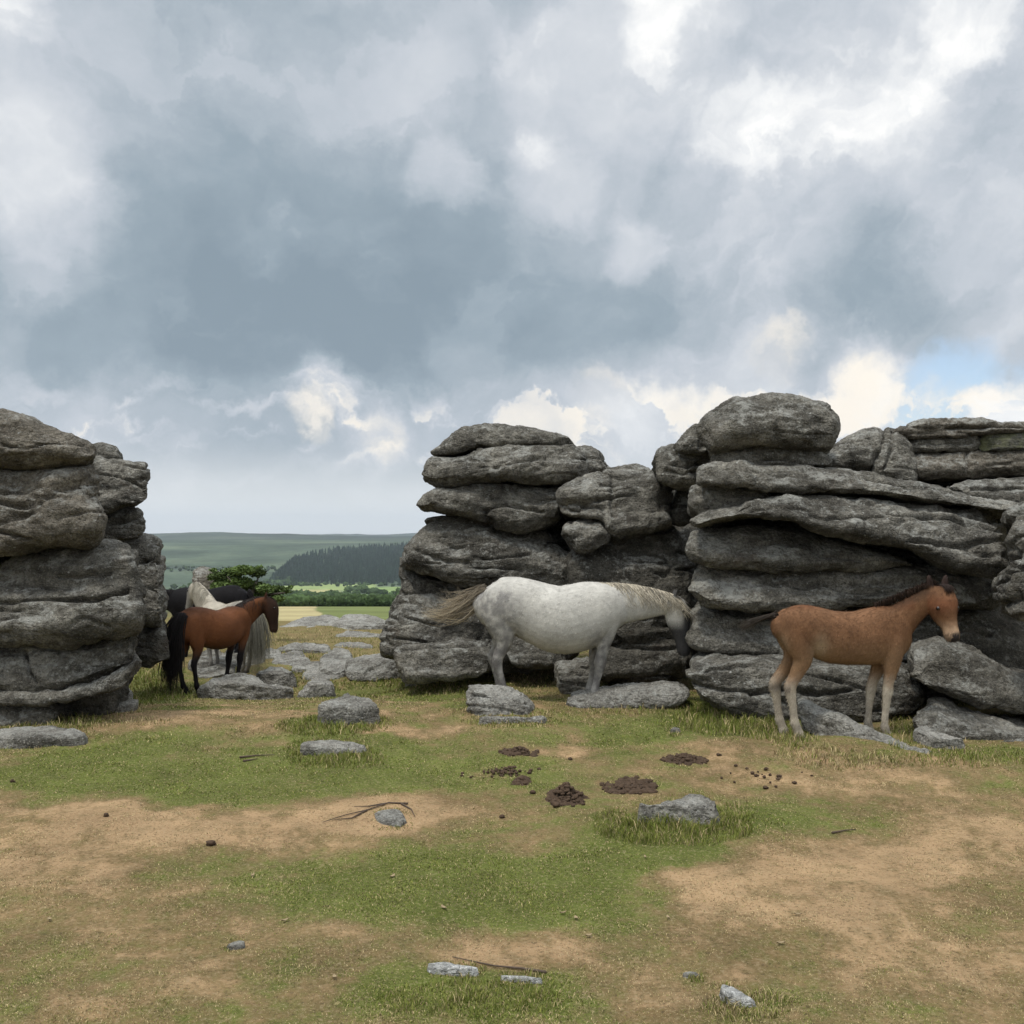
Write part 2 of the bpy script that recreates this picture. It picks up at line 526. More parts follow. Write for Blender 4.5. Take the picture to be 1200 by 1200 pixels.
def granite(name, dark, mid, pale, lichen=0.5, moss=0.0):
    m, t, b = new_mat(name)
    tcn = t.new('ShaderNodeTexCoord')
    geo = t.new('ShaderNodeNewGeometry')
    P = geo.outputs['Position']
    info = t.new('ShaderNodeObjectInfo')
    off = t.vmath('ADD', P, t.vmath('SCALE', info.outputs['Location'], None))
    off.node.inputs[1].default_value = (0, 0, 0)
    big, _ = t.noise(P, 1.3, 5, 0.6)
    medn, _ = t.noise(P, 6.5, 6, 0.62)
    fine, _ = t.noise(P, 38, 4, 0.65)
    grain, _ = t.noise(P, 70, 3, 0.65)
    st = t.vmath('MULTIPLY', P, (1, 1, 3.2))
    strat, _ = t.noise(st, 2.6, 6, 0.6, 0.4)
    v = t.math('ADD', t.math('MULTIPLY', big, 0.45), t.math('MULTIPLY', medn, 0.35))
    v = t.math('ADD', v, t.math('MULTIPLY', strat, 0.25))
    c = t.ramp(v, [(0.41, dark), (0.52, mid), (0.64, pale)])
    # grain of the granite
    c = t.mix(t.maprange(fine, 0.46, 0.62, 0.0, 0.6), c, tuple(x * 0.42 for x in mid), 'MIX')
    c = t.mix(t.maprange(grain, 0.56, 0.66, 0.0, 0.6), c, tuple(min(1, x * 2.1) for x in mid), 'MIX')
    c = t.mix(t.maprange(grain, 0.34, 0.44, 0.65, 0.0), c, tuple(x * 0.3 for x in mid), 'MIX')
    # pale lichen crusts, thicker on the upward faces where it settles
    sep = t.new('ShaderNodeSeparateXYZ')
    t.put(sep.inputs[0], geo.outputs['Normal'])
    up = t.maprange(sep.outputs[2], -0.2, 0.8, 0.0, 0.11)
    l1, _ = t.noise(P, 3.3, 6, 0.68, 0.6)
    l2, _ = t.noise(P, 22, 6, 0.75, 0.3)
    lm = t.math('ADD', t.math('ADD', t.math('MULTIPLY', l1, 0.6), t.math('MULTIPLY', l2, 0.5)), up)
    lm = t.maprange(lm, 0.66 - 0.05 * lichen, 0.78, 0.0, min(0.9, 0.45 + 0.4 * lichen))
    c = t.mix(lm, c, (0.37, 0.365, 0.325, 1))
    s1, _ = t.voro(t.vmath('ADD', P, (3.1, 1.7, 0.4)), 9.0)
    s2, _ = t.noise(P, 30, 3, 0.6)
    sp = t.math('ADD', s1, t.math('MULTIPLY', t.math('SUBTRACT', s2, 0.5), 0.25))
    c = t.mix(t.maprange(sp, 0.05, 0.12, 0.65 * lichen, 0.0), c, (0.50, 0.50, 0.46, 1))
    if moss:
        mm, _ = t.noise(P, 2.2, 5, 0.6)
        c = t.mix(t.maprange(t.math('ADD', mm, t.math('MULTIPLY', up, 0.6)), 0.48, 0.62, 0.0, moss), c, (0.125, 0.130, 0.055, 1))
    d1, _ = t.noise(P, 10.5, 6, 0.72, 0.4)
    c = t.mix(t.maprange(d1, 0.55, 0.61, 0.0, 0.42), c, tuple(x * 0.40 for x in mid))
    # rusty and black weather stains
    r1, _ = t.noise(P, 2.1, 5, 0.65, 0.8)
    c = t.mix(t.maprange(r1, 0.60, 0.74, 0.0, 0.35), c, (0.105, 0.075, 0.055, 1))
    t.put(b.inputs['Base Color'], c)
    b.inputs['Roughness'].default_value = 0.93
    b.inputs['Specular IOR Level'].default_value = 0.18
    h1, _ = t.noise(P, 14, 8, 0.66)
    h2, _ = t.noise(st, 6, 8, 0.6, 0.5)
    pit, _ = t.voro(P, 34)
    h = t.math('ADD', t.math('MULTIPLY', h1, 1.0), t.math('MULTIPLY', h2, 0.8))
    h = t.math('ADD', h, t.math('MULTIPLY', t.maprange(pit, 0.0, 0.35, 0.0, 1.0), 0.25))
    h = t.math('ADD', h, t.math('MULTIPLY', fine, 0.35))
    t.put(b.inputs['Normal'], t.bump(h, 1.0, 0.075))
    return m


MAT['granite'] = granite('granite', (0.040, 0.036, 0.029), (0.128, 0.118, 0.097), (0.310, 0.289, 0.240), 0.75)
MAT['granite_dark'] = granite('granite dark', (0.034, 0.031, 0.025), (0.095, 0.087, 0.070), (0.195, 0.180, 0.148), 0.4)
MAT['granite_brown'] = granite('granite brown', (0.045, 0.039, 0.029), (0.135, 0.118, 0.092), (0.290, 0.258, 0.206), 0.7)
MAT['granite_mossy'] = granite('granite mossy', (0.055, 0.052, 0.043), (0.115, 0.110, 0.092), (0.19, 0.18, 0.15), 0.4, 0.75)
MAT['granite_pale'] = granite('granite pale', (0.070, 0.064, 0.052), (0.225, 0.212, 0.182), (0.41, 0.392, 0.345), 0.9)

MAT['granite_white'] = granite('granite white', (0.25, 0.245, 0.23), (0.42, 0.415, 0.39), (0.58, 0.575, 0.55), 0.6)


def attr_mat(name, rough=0.9, noise_scale=30, var=0.35, bump_scale=0, bump=0.3, bump_dist=0.01, spec=0.2, trans=0.0, stretch=(1, 1, 1)):
    m, t, b = new_mat(name)
    a = t.new('ShaderNodeAttribute', attribute_name='Col')
    co = t.new('ShaderNodeTexCoord').outputs['Object']
    co = t.vmath('MULTIPLY', co, stretch)
    n1, _ = t.noise(co, noise_scale, 5, 0.6)
    f = t.maprange(n1, 0.25, 0.75, 1 - var, 1 + var, 'LINEAR')
    c = t.vmath('SCALE', a.outputs['Color'])
    t.put(c.node.inputs['Scale'], f)
    t.put(b.inputs['Base Color'], c)
    b.inputs['Roughness'].default_value = rough
    b.inputs['Specular IOR Level'].default_value = spec
    if bump_scale:
        h, _ = t.noise(co, bump_scale, 5, 0.65)
        t.put(b.inputs['Normal'], t.bump(h, bump, bump_dist))
    return m, t, b


# turf and earth: vertex cover colour broken up by thatch, clods and crumbs
m, t, b = new_mat('ground')
a = t.new('ShaderNodeAttribute', attribute_name='Col')
dr = t.new('ShaderNodeAttribute', attribute_name='dry')
P = t.new('ShaderNodeNewGeometry').outputs['Position']
n1, _ = t.noise(P, 9, 6, 0.65)
n2, _ = t.noise(P, 55, 5, 0.7)
n3, _ = t.noise(P, 190, 3, 0.7)
na, _ = t.noise(P, 5.5, 6, 0.68)
nb, _ = t.noise(P, 26, 5, 0.7)
nc, _ = t.noise(P, 1.9, 5, 0.62)
dd = t.math('ADD', dr.outputs['Fac'], t.math('MULTIPLY', t.math('SUBTRACT', na, 0.5), 1.05))
dd = t.math('ADD', dd, t.math('MULTIPLY', t.math('SUBTRACT', nb, 0.5), 0.9))
cn = t.ramp(dd, [(0.0, tuple(C_GREEN * 0.9)), (0.22, tuple(C_GREEN * 1.08)), (0.42, tuple(C_OLIVE)), (0.66, tuple(C_BROWN)), (0.95, tuple(C_TAN))])
cv = t.vmath('SCALE', cn)
t.put(cv.node.inputs['Scale'], t.maprange(nc, 0.3, 0.7, 0.62, 1.25, 'LINEAR'))
c = t.mix(0.72, a.outputs['Color'], cv)
c = t.mix(t.maprange(n1, 0.46, 0.66, 0.0, 0.28), c, (0.10, 0.09, 0.04, 1))
c = t.mix(t.maprange(n2, 0.52, 0.66, 0.0, 0.5), c, (0.36, 0.28, 0.17, 1))
c = t.mix(t.maprange(n2, 0.34, 0.47, 0.65, 0.0), c, (0.060, 0.046, 0.026, 1))
c = t.mix(t.maprange(n3, 0.58, 0.70, 0.0, 0.40), c, (0.42, 0.36, 0.24, 1))
cd = t.new('ShaderNodeCameraData') if False else None
# far country keeps the plain cover colour with field-scale mottling
ln = t.new('ShaderNodeVectorMath', operation='LENGTH')
t.put(ln.inputs[0], P)
n4, _ = t.noise(P, 0.035, 7, 0.7)
n5, _ = t.noise(P, 0.4, 4, 0.7)
ff = t.math('MULTIPLY', t.maprange(n4, 0.3, 0.7, 0.62, 1.38, 'LINEAR'), t.maprange(n5, 0.3, 0.7, 0.8, 1.2, 'LINEAR'))
cf = t.vmath('SCALE', a.outputs['Color'])
t.put(cf.node.inputs['Scale'], ff)
c = t.mix(t.maprange(ln.outputs['Value'], 20, 50), c, cf)
t.put(b.inputs['Base Color'], c)
b.inputs['Roughness'].default_value = 1.0
b.inputs['Specular IOR Level'].default_value = 0.05
h = t.math('ADD', t.math('MULTIPLY', n2, 1.0), t.math('MULTIPLY', n3, 0.5))
t.put(b.inputs['Normal'], t.bump(h, 0.8, 0.02))
MAT['ground'] = m

MAT['grass'], t, b = attr_mat('grass', 0.85, 3, 0.15, spec=0.12)
MAT['coat'], t, b = attr_mat('coat', 0.72, 26, 0.13, 120, 0.35, 0.004, 0.10, stretch=(1, 1, 2.2))
MAT['hair'], t, b = attr_mat('hair', 0.7, 60, 0.25, 0, spec=0.12)
MAT['leaf'], t, b = attr_mat('leaf', 0.75, 8, 0.25, spec=0.2)
MAT['far_leaf'], t, b = attr_mat('far leaf', 0.95, 0.9, 0.5, 0.8, 0.8, 0.6, 0.05)


def plain(name, c, rough=0.8, noise_scale=40, var=0.4, bump=0.5, dist=0.006, spec=0.2):
    m, t, b = new_mat(name)
    P = t.new('ShaderNodeNewGeometry').outputs['Position']
    n, _ = t.noise(P, noise_scale, 5, 0.65)
    col = t.mix(n, tuple(x * (1 - var) for x in c), tuple(min(1, x * (1 + var)) for x in c))
    t.put(b.inputs['Base Color'], col)
    b.inputs['Roughness'].default_value = rough
    b.inputs['Specular IOR Level'].default_value = spec
    t.put(b.inputs['Normal'], t.bump(n, bump, dist))
    return m


MAT['dung'] = plain('dung', (0.062, 0.040, 0.025), 0.9, 26, 0.75, 0.8, 0.012)
MAT['bark'] = plain('bark', (0.095, 0.080, 0.062), 0.9, 30, 0.4, 0.8, 0.02)
MAT['twig'] = plain('twig', (0.085, 0.062, 0.045), 0.9, 60, 0.5)
MAT['dry_leaf'] = plain('dry leaf', (0.25, 0.19, 0.11), 0.85, 50, 0.35)
MAT['eye'] = plain('eye', (0.012, 0.008, 0.006), 0.12, 10, 0.1, 0.0, 0.001, 0.5)
MAT['hoof'] = plain('hoof', (0.060, 0.052, 0.045), 0.6, 60, 0.3, 0.3, 0.004)
m = bpy.data.materials.new('haze')
m.use_nodes = True
t = NT(m.node_tree)
for nd in list(t.n):
    t.n.remove(nd)
vo = t.new('ShaderNodeVolumePrincipled')
vo.inputs['Color'].default_value = (0.80, 0.90, 1.0, 1)
vo.inputs['Density'].default_value = 0.9e-4
vo.inputs['Anisotropy'].default_value = 0.2
out = t.new('ShaderNodeOutputMaterial')
t.l.new(vo.outputs[0], out.inputs['Volume'])
MAT['haze'] = m
# ------------------------------------------------------------------ rocks
def smooth_poly(pts, n):
    """Closed Catmull-Rom through pts, resampled to n points of even spacing."""
    P = np.asarray(pts, dtype=float)
    m = len(P)
    out = []
    for i in range(m):
        p0, p1, p2, p3 = P[i - 1], P[i], P[(i + 1) % m], P[(i + 2) % m]
        for k in range(10):
            t = k / 10.0
            cr = 0.5 * (2 * p1 + (p2 - p0) * t + (2 * p0 - 5 * p1 + 4 * p2 - p3) * t * t + (3 * p1 - p0 - 3 * p2 + p3) * t ** 3)
            li = p1 + (p2 - p1) * t
            out.append(0.6 * cr + 0.4 * li)
    out = np.array(out)
    seg = np.linalg.norm(np.roll(out, -1, 0) - out, axis=1)
    s = np.concatenate([[0], np.cumsum(seg)])
    u = np.linspace(0, s[-1], n, endpoint=False)
    q = np.vstack([out, out[:1]])
    return np.stack([np.interp(u, s, q[:, 0]), np.interp(u, s, q[:, 1])], axis=1)


def loft(outline, T, r, r_back=None, n=150):
    """Solid whose silhouette is outline (a,b) and which is 2T deep along c with edges rounded by r. Returns (a,b,c) verts and faces."""
    o = smooth_poly(outline, n)
    a, b = o[:, 0], o[:, 1]
    a0, a1 = a.min(), a.max()
    ca, hw = (a0 + a1) / 2, (a1 - a0) / 2
    xs = np.linspace(a0 + hw * 0.04, a1 - hw * 0.04, 61)
    lo, hi = np.full(61, np.nan), np.full(61, np.nan)
    a2, b2 = np.roll(a, -1), np.roll(b, -1)
    for k, x in enumerate(xs):
        m = (a - x) * (a2 - x) <= 0
        den = np.where(np.abs(a2 - a) < 1e-9, 1e-9, a2 - a)
        bb = (b + (b2 - b) * np.clip((x - a) / den, 0, 1))[m]
        if len(bb):
            lo[k], hi[k] = bb.min(), bb.max()
    ok = ~np.isnan(lo)
    lo, hi = np.interp(xs, xs[ok], lo[ok]), np.interp(xs, xs[ok], hi[ok])
    mid = (lo + hi) / 2
    kern = np.ones(9) / 9
    mid = np.convolve(np.pad(mid, 4, mode='edge'), kern, 'valid')
    hh = max((hi - lo).max() / 2, 1e-3)
    mm = min(hh, hw)
    zm0 = np.interp(a, xs, mid)
    rings = []

    def ring(w, inset):
        i = min(inset, mm * 0.985)
        kz, kx = 1 - i / hh, 1 - i / hw
        x = ca + (a - ca) * kx
        z = np.interp(x, xs, mid) + (b - zm0) * kz
        rings.append(np.stack([x, z, np.full(n, w), z - np.interp(x, xs, mid)], axis=1))

    def end(sign, rr):
        rr = min(rr, mm * 0.95, T)
        seq = []
        for k in np.linspace(0, 1, 6)[:-1]:
            seq.append((sign * (T + 0.06 * rr * (1 - k)), rr + (mm - rr) * (1 - k)))
        for q in np.linspace(1, 0, 9):
            seq.append((sign * (T - rr + rr * math.sin(q * math.pi / 2)), rr * (1 - math.cos(q * math.pi / 2))))
        return seq
    seq = end(-1, r) + list(reversed(end(1, r_back or r)))
    for w, i in seq:
        ring(w, i)
    V = np.concatenate(rings)
    F = []
    for k in range(len(rings) - 1):
        for j in range(n):
            jn = (j + 1) % n
            F.append((k * n + j, k * n + jn, (k + 1) * n + jn, (k + 1) * n + j))
    F.append(tuple(range(n - 1, -1, -1)))
    F.append(tuple((len(rings) - 1) * n + j for j in range(n)))
    return V, F


def seg_dist(q, poly):
    d = np.full(len(q), 1e9)
    for (x0, y0), (x1, y1) in zip(poly[:-1], poly[1:]):
        e = np.array([x1 - x0, y1 - y0])
        L = max(e @ e, 1e-9)
        t = np.clip(((q[:, 0] - x0) * e[0] + (q[:, 1] - y0) * e[1]) / L, 0, 1)
        d = np.minimum(d, np.hypot(q[:, 0] - x0 - t * e[0], q[:, 1] - y0 - t * e[1]))
    return d


FOOTPRINTS = []


def chip(co, seed, cut, n=16, zmin=-1.0):
    """Shear off random corners so that the rock has flat broken facets."""
    rg = np.random.default_rng(1000 + seed)
    c = co.mean(0)
    q = co - c
    for _ in range(n):
        d = rg.normal(size=3)
        d[2] = rg.uniform(0.05, 0.45) if zmin >= 0 else d[2] * 0.8
        d /= np.linalg.norm(d)
        p = q @ d
        lim = p.max() - rg.uniform(0.25, 1.0) * cut
        over = np.maximum(0, p - lim)
        q = q - d * (over * 0.88)[:, None]
    return q + c


def finish_rock(name, me, label, cat, group, mat, cracks, rough, bed, seed, parent=None, cut=0.05, zmin=-1.0):
    co = chip(mesh_co(me), seed, cut, zmin=zmin)
    me.vertices.foreach_set('co', co.astype(np.float32).ravel())
    me.update()
    no = mesh_no(me)
    s = np.array([seed * 7.31, seed * 3.77, seed * 1.93])
    q = co + s
    size = np.ptp(co, axis=0)
    small = min(size[0], size[2], 1.0)
    k = min(1.0, max(0.05, small * 0.9))
    # large lumps, bedding planes that stand proud or recede, intermittent fissures along the bedding, pitting
    d = 0.075 * k * fbm(q * (1.15 / max(k, 0.45)), 3)
    warp = 0.22 * pnoise(q * 0.8 + 5)
    bz = (q[:, 2] + warp + 0.06 * q[:, 0])
    lay = pnoise(np.stack([q[:, 0] * 0.35, q[:, 1] * 0.35, bz * 3.6], axis=1))
    d = d + 0.085 * k * bed * np.clip(lay * 1.6, -0.6, 0.5)
    fis = pnoise(np.stack([q[:, 0] * 0.8 + 31, q[:, 1] * 0.8, bz * 4.2], axis=1))
    on = sstep(0.0, 0.25, pnoise(q * 1.1 + 70))
    d = d - 0.10 * k * bed * on * np.exp(-(fis / 0.05) ** 2)
    fis2 = pnoise(np.stack([q[:, 0] * 1.9 + 11, q[:, 1] * 1.9, bz * 9.0], axis=1))
    on2 = sstep(0.05, 0.3, pnoise(q * 2.1 + 170))
    d = d - 0.040 * k * bed * on2 * np.exp(-(fis2 / 0.085) ** 2)
    d = d + rough * (0.017 * fbm(q * 5.5, 4, 0.62) - 0.016 * np.abs(fbm(q * 17.0, 3)))
    d = d + rough * 0.030 * k * (0.5 - np.abs(pnoise(q * np.array([2.6, 2.6, 3.6]) + 3)) * 2)
    pit = pnoise(q * 8.0 + 90)
    d = d - rough * 0.014 * sstep(0.22, 0.5, pit)
    # a joint or crack drawn across the face
    for poly, w, dep in cracks:
        yy = np.maximum(co[:, 1], 0.5)
        px = CXP + co[:, 0] / yy * FPX
        py = HYP - (co[:, 2] - EYE) / yy * FPX
        wob = np.stack([px + 2.2 * pnoise(q * 9), py + 2.2 * pnoise(q * 9 + 40)], axis=1)
        dd = seg_dist(wob, poly)
        front = sstep(0.15, -0.12, (no * (co - np.array([0, 0, EYE]))).sum(1) / np.linalg.norm(co - np.array([0, 0, EYE]), axis=1))
        d = d - 1.7 * dep * np.exp(-(dd / w) ** 2) * front * (0.6 + 0.4 * sstep(-0.3, 0.3, pnoise(q * 2.5)))
    co = co + no * d[:, None]
    base = np.array([co[:, 0].mean(), co[:, 1].mean(), co[:, 2].min()])
    me.vertices.foreach_set('co', (co - base).astype(np.float32).ravel())
    me.polygons.foreach_set('use_smooth', np.ones(len(me.polygons), dtype=bool))
    me.materials.clear()
    me.materials.append(MAT[mat])
    me.name = name
    me.update()
    o = bpy.data.objects.new(name, me)
    COL.objects.link(o)
    o.location = base
    tag(o, label, cat, group, 'thing')
    return o


_seed = [0]


def rock_up(name, label, Y, depth, r, outline, cracks=(), mat='granite', group=None, vox=0.019, rough=1.0, bed=1.0, grow=1.5, cat='rock', slope=0.0, cut=0.05, lean=0.5):
    """Upright block: front face about Y metres off, silhouette from its outline, real thickness behind."""
    _seed[0] += 1
    P = np.array(outline, dtype=float)
    c = P.mean(0)
    v = P - c
    P = P + v / np.maximum(np.linalg.norm(v, axis=1), 1e-6)[:, None] * grow
    Yp = Y + r * 0.7
    vt = P[:, 1].min()
    if vt > 700 and depth <= 1.15:                                # seen from above: the top face rises towards its back edge
        wt_ = (P[:, 1].max() - P[:, 1]) / np.ptp(P[:, 1])
        P[:, 1] += 0.75 * depth * (vt - HYP) / Y * np.clip(wt_ * 1.3, 0, 1)
    Yi = Yp + slope * (P[:, 0] - P[:, 0].mean())
    ab = np.stack([(P[:, 0] - CXP) / FPX * Yi, EYE - (P[:, 1] - HYP) / FPX * Yi], axis=1)
    cx = ab[:, 0].mean()
    i0, i1 = ab[:, 0].argmin(), ab[:, 0].argmax()
    slant = (Yi[i1] - Yi[i0]) / (ab[i1, 0] - ab[i0, 0])
    V, F = loft(ab, depth / 2, r, r_back=r * 1.3)
    c = V[:, 2] + depth / 2 - r * 0.7
    # weathered slabs lean back: the upper face slopes away, the lower edge juts out and is undercut
    hh = max(np.abs(V[:, 3]).max(), 1e-3)
    c = c + lean * np.clip(V[:, 3], -0.5 * hh, hh) * sstep(depth * 0.25, -depth * 0.1, V[:, 2])
    W = np.stack([V[:, 0] + c * cx / Yp, Yp + c + slant * (V[:, 0] - cx), V[:, 1]], axis=1)
    me = voxel_union(W, F, vox, 2, 0.5)
    return finish_rock(name, me, label, cat, group, mat, list(cracks), rough, bed, _seed[0], cut=cut)


def rock_flat(name, label, outline, h, bury=0.12, r=None, mat='granite_pale', group=None, vox=0.014, rough=0.8, bed=0.25, cat='stone', Y=None, cracks=()):
    """Stone lying in the turf: plan polygon from where its outline meets ground (front) and top (back)."""
    _seed[0] += 1
    P = np.array(outline, dtype=float)
    if group == GG:
        P = P.mean(0) + (P - P.mean(0)) * np.array([1.22, 1.12])
    vmin, vmax = P[:, 1].min(), P[:, 1].max()
    cu = P[:, 0].mean()
    if vmax > 840:
        FOOTPRINTS.append(P)
    if Y is None:
        x, y, zg = hit(cu, vmax)
    else:
        zg = EYE - (vmax - HYP) / FPX * Y
    fr = ((vmax - P[:, 1]) / max(vmax - vmin, 1e-6))
    z = zg + h * np.clip(fr * 1.4, 0, 1)
    yy = (EYE - z) * FPX / np.maximum(P[:, 1] - HYP, 1)
    xx = (P[:, 0] - CXP) / FPX * yy
    T = (h + bury) / 2
    V, F = loft(np.stack([xx, yy], axis=1), T, r or min(h * 0.45, T), n=110)
    top = V[:, 2] > 0
    W = np.stack([V[:, 0], V[:, 1], zg - bury + T + V[:, 2]], axis=1)
    # the top is never level: tilt it a little towards the viewer
    ym = W[:, 1].mean()
    W[:, 2] += np.where(top, (W[:, 1] - ym) * 0.10, 0)
    me = voxel_union(W, F, vox, 1, 0.5)
    k = min(1.0, h / 0.12)
    return finish_rock(name, me, label, cat, group, mat, list(cracks), rough * k, bed, _seed[0], cut=0.12 * min(np.ptp(xx), np.ptp(yy)), zmin=0.0)
# ------------------------------------------------------------------ the tor
GL, GM, GR, GG, GT = ('granite blocks of the left tor', 'granite blocks of the middle tor', 'granite blocks of the right tor',
                      'loose granite stones in the gap', 'granite stones set in the turf')


def build_rocks():
    # left stack, front
    rock_up('granite_block', 'rounded top slab capping the big left stack', 8.55, 2.0, .26,
            [(-160, 490), (-80, 484), (0, 480), (30, 486), (60, 496), (84, 502), (98, 511), (109, 524), (110, 537), (100, 545), (70, 547), (30, 548), (-60, 548), (-160, 548)],
            [([(0, 520), (30, 524), (62, 518), (100, 522)], 1.8, .03)], 'granite_brown', GL)
    rock_up('granite_block', 'bulging block with slanting underside second from top of the left stack', 8.5, 2.0, .30,
            [(-160, 550), (-40, 550), (30, 552), (80, 548), (104, 545), (112, 558), (114, 590), (113, 620), (106, 633), (70, 634), (40, 643), (10, 653), (-60, 662), (-160, 660)],
            [([(-10, 620), (40, 600), (66, 575), (96, 566)], 3.5, .05), ([(0, 577), (30, 575), (48, 571)], 1.8, .03)], 'granite_brown', GL)
    rock_up('granite_block', 'largest block of the left stack, creased by two long horizontal cracks', 8.45, 2.1, .30,
            [(-160, 660), (-40, 659), (10, 653), (60, 643), (100, 638), (140, 640), (158, 649), (163, 668), (166, 700), (166, 722), (158, 738), (130, 746), (90, 750), (40, 751), (-60, 752), (-160, 750)],
            [([(-20, 704), (22, 705), (50, 700), (90, 703), (120, 700), (152, 690)], 2.3, .06), ([(64, 672), (91, 673), (130, 669)], 2.2, .05), ([(0, 684), (40, 682), (60, 686)], 1.6, .03)], 'granite', GL)
    rock_up('granite_block', 'broad lower block of the left stack with a vertical crack', 8.5, 2.0, .18,
            [(-160, 753), (-20, 753), (40, 753), (95, 753), (135, 746), (160, 735), (166, 742), (166, 765), (160, 775), (130, 795), (95, 803), (60, 811), (20, 815), (-60, 812), (-160, 812)],
            [([(28, 760), (31, 778), (35, 790), (42, 800)], 1.8, .04), ([(134, 800), (140, 780), (150, 770)], 2, .03)], 'granite', GL)
    rock_up('granite_block', 'lichen-edged bottom ledge under the left stack', 8.4, 2.0, .13,
            [(-160, 812), (0, 811), (50, 810), (95, 803), (135, 790), (158, 774), (165, 778), (163, 790), (140, 804), (105, 815), (60, 822), (0, 825), (-160, 826)],
            [], 'granite', GL)
    rock_up('granite_block', 'dark base rock half sunk in grass at the foot of the left stack', 8.42, 1.9, .12,
            [(-160, 822), (0, 820), (52, 824), (70, 836), (60, 850), (40, 856), (0, 858), (-160, 858)], [], 'granite_dark', GL)
    rock_up('granite_block', 'hidden-backed wide block carrying the left stack behind its face', 9.2, 1.6, .3,
            [(-160, 500), (70, 510), (96, 560), (98, 630), (150, 660), (152, 760), (120, 840), (-160, 840)], [], 'granite_dark', GL, 0.04)
    # left stack, rear
    rock_up('granite_block', 'small rounded cap rock behind the left stack top', 11.2, .8, .12,
            [(96, 522), (112, 519), (132, 522), (141, 533), (138, 541), (110, 543), (96, 541)], [], 'granite', GL)
    rock_up('granite_block', 'squared overhanging block at the back of the left stack', 10.9, 1.2, .10,
            [(96, 540), (130, 540), (169, 542), (173, 563), (171, 585), (150, 592), (132, 596), (116, 600), (96, 598)],
            [([(112, 570), (140, 572), (168, 560)], 2.5, .02)], 'granite', GL)
    rock_up('granite_block', 'thin layered rock wedged beneath the overhanging rear block', 11.0, 1.1, .12,
            [(96, 602), (120, 600), (150, 594), (163, 596), (167, 608), (168, 624), (154, 634), (120, 638), (96, 638)],
            [([(128, 614), (148, 611), (166, 606)], 2, .05)], 'granite', GL)
    rock_up('granite_block', 'tall rounded pillar rock closing the rear of the left stack', 10.8, 1.4, .25,
            [(130, 634), (160, 629), (180, 627), (190, 638), (196, 660), (199, 700), (198, 726), (188, 733), (160, 735), (130, 733)],
            [([(160, 655), (180, 650), (196, 660)], 2, .04), ([(165, 683), (185, 687), (198, 684)], 2, .03)], 'granite', GL)
    rock_up('granite_block', 'dark foot stone beneath the rear pillar beside the bay pony', 10.9, 1.3, .15,
            [(130, 733), (165, 734), (190, 732), (196, 740), (197, 768), (190, 778), (150, 780), (130, 778)], [], 'granite_dark', GL)

    # middle stack
    rock_up('granite_block', 'flat cap slab on the very top of the middle stack', 11.6, 1.6, .12,
            [(505, 528), (520, 512), (547, 500), (570, 496), (610, 500), (645, 507), (664, 512), (670, 521), (640, 523), (600, 524), (565, 527), (535, 532), (515, 533)], [], 'granite', GM)
    rock_up('granite_block', 'thick overhanging slab under the middle cap', 11.35, 1.9, .24,
            [(494, 557), (497, 542), (505, 530), (525, 533), (560, 527), (610, 522), (665, 522), (685, 530), (692, 548), (682, 562), (650, 567), (600, 566), (560, 566), (530, 571), (508, 566)],
            [([(560, 548), (590, 545), (640, 537)], 1.8, .03)], 'granite', GM)
    rock_up('granite_block', 'rounded shoulder boulder to the right of the middle cap', 11.6, 1.4, .25,
            [(664, 527), (684, 522), (702, 529), (714, 541), (717, 549), (702, 557), (680, 562), (664, 556)], [], 'granite', GM)
    rock_up('granite_block', 'pointed slab jutting left over a gap in the middle stack', 11.35, 1.8, .2,
            [(486, 594), (490, 582), (508, 572), (538, 570), (565, 567), (610, 569), (655, 570), (664, 582), (655, 604), (638, 617), (612, 623), (584, 620), (565, 613), (533, 604), (500, 599)],
            [([(569, 597), (587, 589), (610, 593), (636, 600)], 2.2, .05), ([(569, 598), (566, 608), (575, 618)], 2, .04)], 'granite', GM)
    rock_up('granite_block', 'thin dark sliver of stone under the pointed slab', 11.7, 1.4, .06,
            [(496, 612), (510, 606), (533, 604), (570, 612), (600, 620), (640, 624), (655, 632), (600, 636), (540, 620), (508, 616)], [], 'granite_dark', GM)
    rock_up('granite_block', 'great sloping boulder in the belly of the middle stack', 11.3, 2.0, .32,
            [(466, 664), (470, 641), (482, 626), (505, 616), (533, 611), (562, 614), (590, 624), (621, 630), (655, 645), (676, 655), (676, 692), (640, 692), (580, 688), (548, 689), (519, 682), (494, 673)],
            [([(484, 641), (500, 650), (525, 657), (548, 658)], 2.2, .05), ([(555, 652), (575, 656)], 1.8, .03)], 'granite', GM)
    rock_up('granite_block', 'wide bottom boulder of the middle stack behind the mare\'s tail', 11.25, 2.1, .28,
            [(449, 748), (455, 716), (464, 694), (467, 668), (495, 676), (520, 685), (550, 691), (600, 691), (660, 691), (676, 700), (676, 770), (640, 785), (560, 785), (500, 775), (455, 765)],
            [([(466, 694), (485, 692), (503, 684), (520, 694), (545, 700)], 2.3, .05), ([(575, 700), (570, 730), (560, 750)], 2, .03)], 'granite', GM)
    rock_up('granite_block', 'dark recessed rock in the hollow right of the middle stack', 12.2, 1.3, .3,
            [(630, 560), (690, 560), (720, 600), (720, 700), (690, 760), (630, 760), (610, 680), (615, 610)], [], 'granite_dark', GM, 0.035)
    rock_up('granite_block', 'low squared ledge stone under the mare\'s tail', 10.55, .9, .10,
            [(466, 754), (500, 750), (535, 747), (572, 750), (580, 762), (580, 784), (560, 792), (520, 796), (470, 794)],
            [([(470, 762), (500, 759), (540, 757), (575, 754)], 2, .05)], 'granite', GM)
